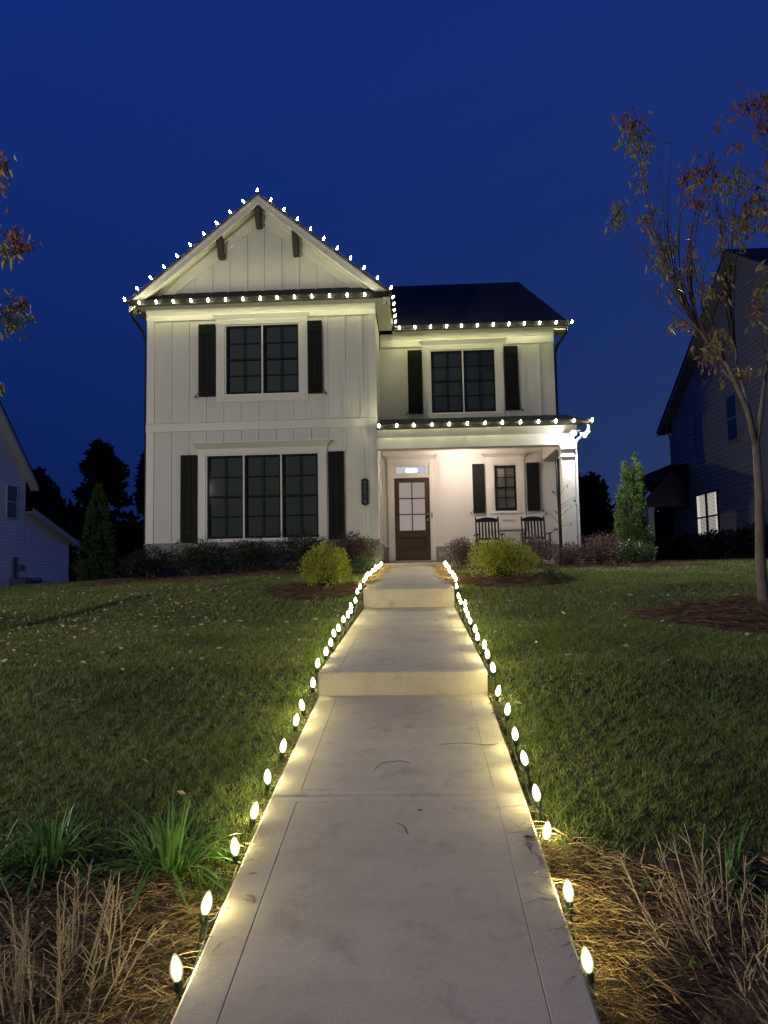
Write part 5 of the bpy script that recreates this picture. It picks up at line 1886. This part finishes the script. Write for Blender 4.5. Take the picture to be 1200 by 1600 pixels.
on_walk_straw('straw_litter', 700, -1)
on_walk_straw('straw_litter', 700, 1)
def edge_spill(n, side, y0, y1):
    y = rng.uniform(y0, y1, n)
    e = np.abs(rng.normal(size=n)) * 0.035
    x = (WX0 + e) if side < 0 else (WX1 - e)
    z = np.array([wz(v) for v in y]) + 0.004 + rng.uniform(0, 0.012, n)
    a = rng.uniform(0, 2 * pi, n)
    D = np.stack([np.cos(a), np.sin(a), rng.uniform(0.0, 0.25, n)], 1)
    V, Fc = strands(np.stack([x, y, z], 1), D, rng.uniform(0.03, 0.13, n), 0.0026, rng.normal(size=n) * 0.35, 0.2)
    tag(np_mesh('straw_litter', V, Fc, M['straw']), kind='stuff')


edge_spill(70, -1, 1.7, 3.2)
edge_spill(110, 1, 2.3, 3.4)
# dirt and thatch in the gap along the slab edges
n = 2600
y = rng.uniform(3.0, 10, n)
sd = rng.integers(0, 2, n)
x = np.where(sd == 0, WX0 - np.abs(rng.normal(size=n)) * 0.03 - 0.008, WX1 + np.abs(rng.normal(size=n)) * 0.03 + 0.008)
a = rng.uniform(0, 2 * pi, n)
V, Fc = strands(np.stack([x, y, gz(x, y) + 0.012], 1), np.stack([np.cos(a), np.sin(a), rng.uniform(0, .4, n)], 1), rng.uniform(0.02, 0.06, n), 0.004, rng.normal(size=n) * 0.3, 0.2)
tag(np_mesh('edge_thatch', V, Fc, M['straw']), kind='stuff')
# fallen leaves over the lawn, thickest at the left below the street tree
def fallen(n, xf, yf, Ls):
    x, y = xf, yf
    k = ~in_bed(x, y) & ~((x > WX0 - 0.02) & (x < WX1 + 0.02)) & ~HOUSE_AREA(x, y)
    x, y = x[k], y[k]
    n = len(x)
    a = rng.uniform(0, 2 * pi, n)
    P = np.stack([x, y, gz(x, y) + rng.uniform(0.030, 0.050, n)], 1)
    return leaves(P, np.stack([np.cos(a), np.sin(a), rng.uniform(-.15, .35, n)], 1), rng.uniform(0.5, 1.2, n) * Ls, rng.uniform(0.3, 0.5, n) * Ls, 0.35)


V1, F1 = fallen(0, rng.normal(-4.2, 1.4, 760), rng.normal(8.8, 2.0, 760), 0.068)
V2, F2 = fallen(0, rng.uniform(-8, 6.5, 260), rng.uniform(3.4, 15, 260), 0.055)
V3, F3 = fallen(0, rng.normal(3.2, 1.4, 60), rng.normal(8.6, 1.6, 60), 0.08)
V = np.concatenate([V1, V2, V3])
Fc = np.concatenate([F1, F2 + len(V1), F3 + len(V1) + len(V2)])
tag(np_mesh('fallen_leaves', V, Fc, M['dryleaf']), kind='stuff')
# curled leaves in the front beds
for f, xa, xb in ((bed_front_left, -2.6, WX0), (bed_front_right, WX1, 2.6)):
    x = rng.uniform(xa, xb, 900 if xa < 0 else 420)
    y = rng.uniform(1.3, 3.1, len(x))
    k = f(x, y)
    x, y = x[k], y[k]
    n = len(x)
    a = rng.uniform(0, 2 * pi, n)
    P = np.stack([x, y, gz(x, y) + rng.uniform(0.02, 0.07, n)], 1)
    V, Fc = leaves(P, np.stack([np.cos(a), np.sin(a), rng.uniform(-.1, .5, n)], 1), rng.uniform(0.025, 0.06, n), rng.uniform(0.006, 0.015, n), 0.6)
    tag(np_mesh('dead_leaves', V, Fc, M['bedleaf']), kind='stuff')

# things lying on the walk: single leaves and needle twigs
def ground_pt(px, py):
    """where the photograph's pixel meets the front of the walk"""
    Y = 3.0
    for _ in range(30):
        p = at(px, py, Y)
        z = wz(Y)
        d = _F * F_PX + _R2 * (px - 600) - _U2 * (py - 800)
        Y = Y + (z - p.z) / (d.z / d.y - 0.10)
    p = at(px, py, Y)
    return Vector((p.x, p.y, wz(p.y)))


def curled_leaf(px, py, L, ang, material, label):
    c = ground_pt(px, py)
    o = (c.x, c.y, c.z)
    t = MB(o)
    n = 6
    prev = None
    for k in range(n + 1):
        u = k / n
        w = 0.42 * sin(pi * min(1, u * 0.92 + 0.06)) * L * 0.55
        cx_, z_ = (u - 0.5) * L, 0.004 + 0.03 * (2 * u - 1) ** 2 * L * 8 * 0.12
        row = []
        for s_ in (-1, -0.5, 0, 0.5, 1):
            yy = s_ * w
            zz = z_ + 0.5 * abs(s_) ** 1.6 * w + 0.001
            row.append((c.x + cx_ * cos(ang) - yy * sin(ang), c.y + cx_ * sin(ang) + yy * cos(ang), c.z + zz))
        if prev:
            for q in range(4):
                t.poly([prev[q], prev[q + 1], row[q + 1], row[q]])
        prev = row
    ob = t.build('dry_leaf', M[material], None, smooth=True)
    tag(ob, label, 'leaf', 'single leaves on the walk')


for px, py, L, an, mt, lb in ((656, 1268, 0.030, 0.3, 'brownleaf', 'small curled brown leaf alone in the middle of the walk'),
                              (384, 1408, 0.085, 2.6, 'brownleaf', 'curled brown leaf on the left edge of the walk, beside the stake lights'),
                              (396, 1413, 0.05, 0.4, 'redleaf', 'small reddish leaf tucked under the curled brown leaf on the left edge'),
                              (806, 1392, 0.022, 0.6, 'redleaf', 'tiny red leaf lying inside the right groove of the walk'),
                              (826, 1310, 0.045, 0.2, 'redleaf', 'red folded leaf on the right border, beside a stake light'),
                              (330, 1500, 0.06, 1.0, 'brownleaf', 'thin brown leaf near the left front corner of the walk'),
                              (322, 1517, 0.07, 1.2, 'brownleaf', 'brown leaf nearest the street on the left border of the walk'),
                              (350, 1460, 0.045, 1.1, 'brownleaf', 'narrow grey brown leaf between the two nearest left stake lights'),
                              (868, 1470, 0.05, 2.6, 'brownleaf', 'bent brown leaf on the right border near the front'),
                              (848, 1405, 0.05, 2.9, 'redleaf', 'dark red leaf at the foot of the second right stake light'),
                              (773, 1116, 0.05, 0.5, 'brownleaf', 'pale leaf on the right border just before the first step'),
                              (680, 946, 0.05, 0.5, 'brownleaf', 'small leaf at the foot of the second step')):
    curled_leaf(px, py, L, an, mt, lb)


def twig(pts, label, r_=0.0016, material='barkdark'):
    P = [ground_pt(*p) + Vector((0, 0, 0.004 + 0.004 * (k % 2))) for k, p in enumerate(pts)]
    ob = MB(tuple(P[0])).tube(P, r_, 5).build('twig', M[material])
    tag(ob, label, 'twig', 'needles and twigs on the walk')


twig([(586, 1203), (595, 1195), (610, 1191), (626, 1191), (641, 1194)], 'arched dark pine needle on the second slab of the walk')
twig([(620, 1287), (630, 1293), (637, 1304)], 'short dark twig behind the small brown leaf in mid walk')
twig([(680, 1404), (700, 1406), (697, 1424), (703, 1442), (738, 1446)], 'long dark needle bent like a hook on the front slab', 0.0018)
twig([(716, 1412), (730, 1420), (739, 1436), (741, 1448)], 'dark needle arching over the hook shaped one on the front slab', 0.0018)
twig([(738, 1412), (748, 1420), (747, 1428), (728, 1430)], 'thin curled needle to the right of the hook shaped one on the front slab', 0.001)
twig([(443, 1414), (452, 1421), (457, 1427)], 'tiny needle on the left part of the front slab')
twig([(688, 1164), (720, 1163), (762, 1165), (778, 1164)], 'long thin needle across the right groove of the second slab', 0.0012)
twig([(382, 1369), (395, 1368), (405, 1366)], 'short stub of twig across the left border of the front slab', 0.003, 'barktwig')


# ------------------------------------------------------------------ strap leaved clumps and cut-back stalks in the front beds
def strap_clump(x, y, n, L, W, label, spread=1.0, material='liriope', lift=0.0):
    z0 = float(gz(x, y)) + lift
    t = thing('grass_clump', label, 'plant', (x, y, z0), group='strap leaved clumps in the front beds')
    for k in range(n):
        a = random.uniform(0, 2 * pi)
        el = random.uniform(0.55, 1.45)
        l_ = L * random.uniform(0.55, 1.15)
        d = Vector((cos(a) * cos(el), sin(a) * cos(el), sin(el)))
        p0 = Vector((cos(a), sin(a), 0)) * random.uniform(0, 0.07) * spread
        dr = random.uniform(0.45, 1.15)
        side = d.cross(Vector((0, 0, 1))).normalized()
        if side.length < .1:
            side = Vector((1, 0, 0))
        m_ = MB()
        prev = None
        for q in range(7):
            u = q / 6
            c = p0 + d * l_ * u - Vector((0, 0, 1)) * dr * l_ * u * u * (0.6 + cos(el) * 0.5)
            c.z = max(c.z, 0.01)
            w = W * (1 - u ** 2.2) * 0.5 + 0.0003
            row = (c + side * w, c + Vector((0, 0, -w * 0.6)), c - side * w)
            if prev:
                m_.poly([prev[0], prev[1], row[1], row[0]])
                m_.poly([prev[1], prev[2], row[2], row[1]])
            prev = row
        m_.build('blade', M[material], t, smooth=True)
    return t


cA = at(300, 1345, 3.05)
strap_clump(-1.09, 3.08, 120, 0.56, 0.012, 'bright green strap leaved clump beside the left edge of the walk', 1.3)
strap_clump(-1.62, 3.12, 130, 0.50, 0.011, 'shaded strap leaved clump at the far left of the bed', 1.8)
strap_clump(-1.86, 2.98, 80, 0.46, 0.010, 'dim strap leaved clump cut by the left edge of the picture', 1.6)
strap_clump(1.20, 2.98, 34, 0.42, 0.012, 'sparse strap leaved clump standing behind the dry stalks at the right', 1.2)
strap_clump(0.84, 2.98, 16, 0.34, 0.010, 'thin few bladed clump between the right stake lights and the dry stalks', 1.0)


def dry_shrub(x, y, n, h, spread, label, tilt=0.35):
    z0 = float(gz(x, y))
    t = thing('dry_shrub', label, 'plant', (x, y, z0), group='cut-back dry shrubs in the front beds')
    for k in range(n):
        a = random.uniform(0, 2 * pi)
        r_ = math.sqrt(random.random()) * spread
        b0 = Vector((cos(a) * r_, sin(a) * r_, -0.02))
        d = Vector((cos(a) * tilt * r_ / spread + random.uniform(-.2, .2), sin(a) * tilt * r_ / spread + random.uniform(-.2, .2), 1)).normalized()
        l_ = h * random.uniform(0.45, 1.1)
        mid = b0 + d * l_ * 0.5 + Vector((random.uniform(-1, 1), random.uniform(-1, 1), 0)) * 0.012
        tip = b0 + d * l_ + Vector((random.uniform(-1, 1), random.uniform(-1, 1), 0)) * 0.02
        m_ = MB().tube([b0, mid, tip], [0.0032, 0.0027, 0.0019], 5)
        so = m_.build('stalk', M['stalk'], t)
        for q in range(random.randint(4, 8)):
            u = random.uniform(0.3, 0.98)
            s_ = b0.lerp(mid, u * 2) if u < .5 else mid.lerp(tip, u * 2 - 1)
            e = s_ + (d * 0.8 + Vector((random.uniform(-1, 1), random.uniform(-1, 1), random.uniform(-.1, .5)))).normalized() * random.uniform(0.02, 0.10)
            MB().tube([s_, e], [0.002, 0.0012], 4).build('side_twig', M['stalk'], so)
    return t


dry_shrub(-1.30, 2.40, 60, 0.35, 0.26, 'pale cut-back stalks standing in the left front bed')
dry_shrub(-1.12, 2.10, 24, 0.20, 0.18, 'short sparse stalks between the tall stalks and the walk, left bed')
dry_shrub(1.10, 2.60, 46, 0.36, 0.24, 'pale cut-back branching stalks in the right front bed', 0.7)
dry_shrub(1.25, 2.25, 40, 0.26, 0.24, 'low dim stalks at the right edge of the front bed', 0.6)
for x, y, lb in ((0.88, 2.55, 'tiny fresh green sprout in the dark mulch of the right bed'), (1.12, 2.35, 'small green sprout at the right edge of the front bed')):
    t = thing('sprout', lb, 'plant', (x, y, float(gz(x, y)) + 0.03))
    for k in range(6):
        a = random.uniform(0, 6.28)
        V, Fc = leaves(np.array([[0, 0, 0.02]]), np.array([[cos(a), sin(a), 0.5]]), 0.045, 0.02)
        np_mesh('leaf', V, Fc, M['liriope'], t)
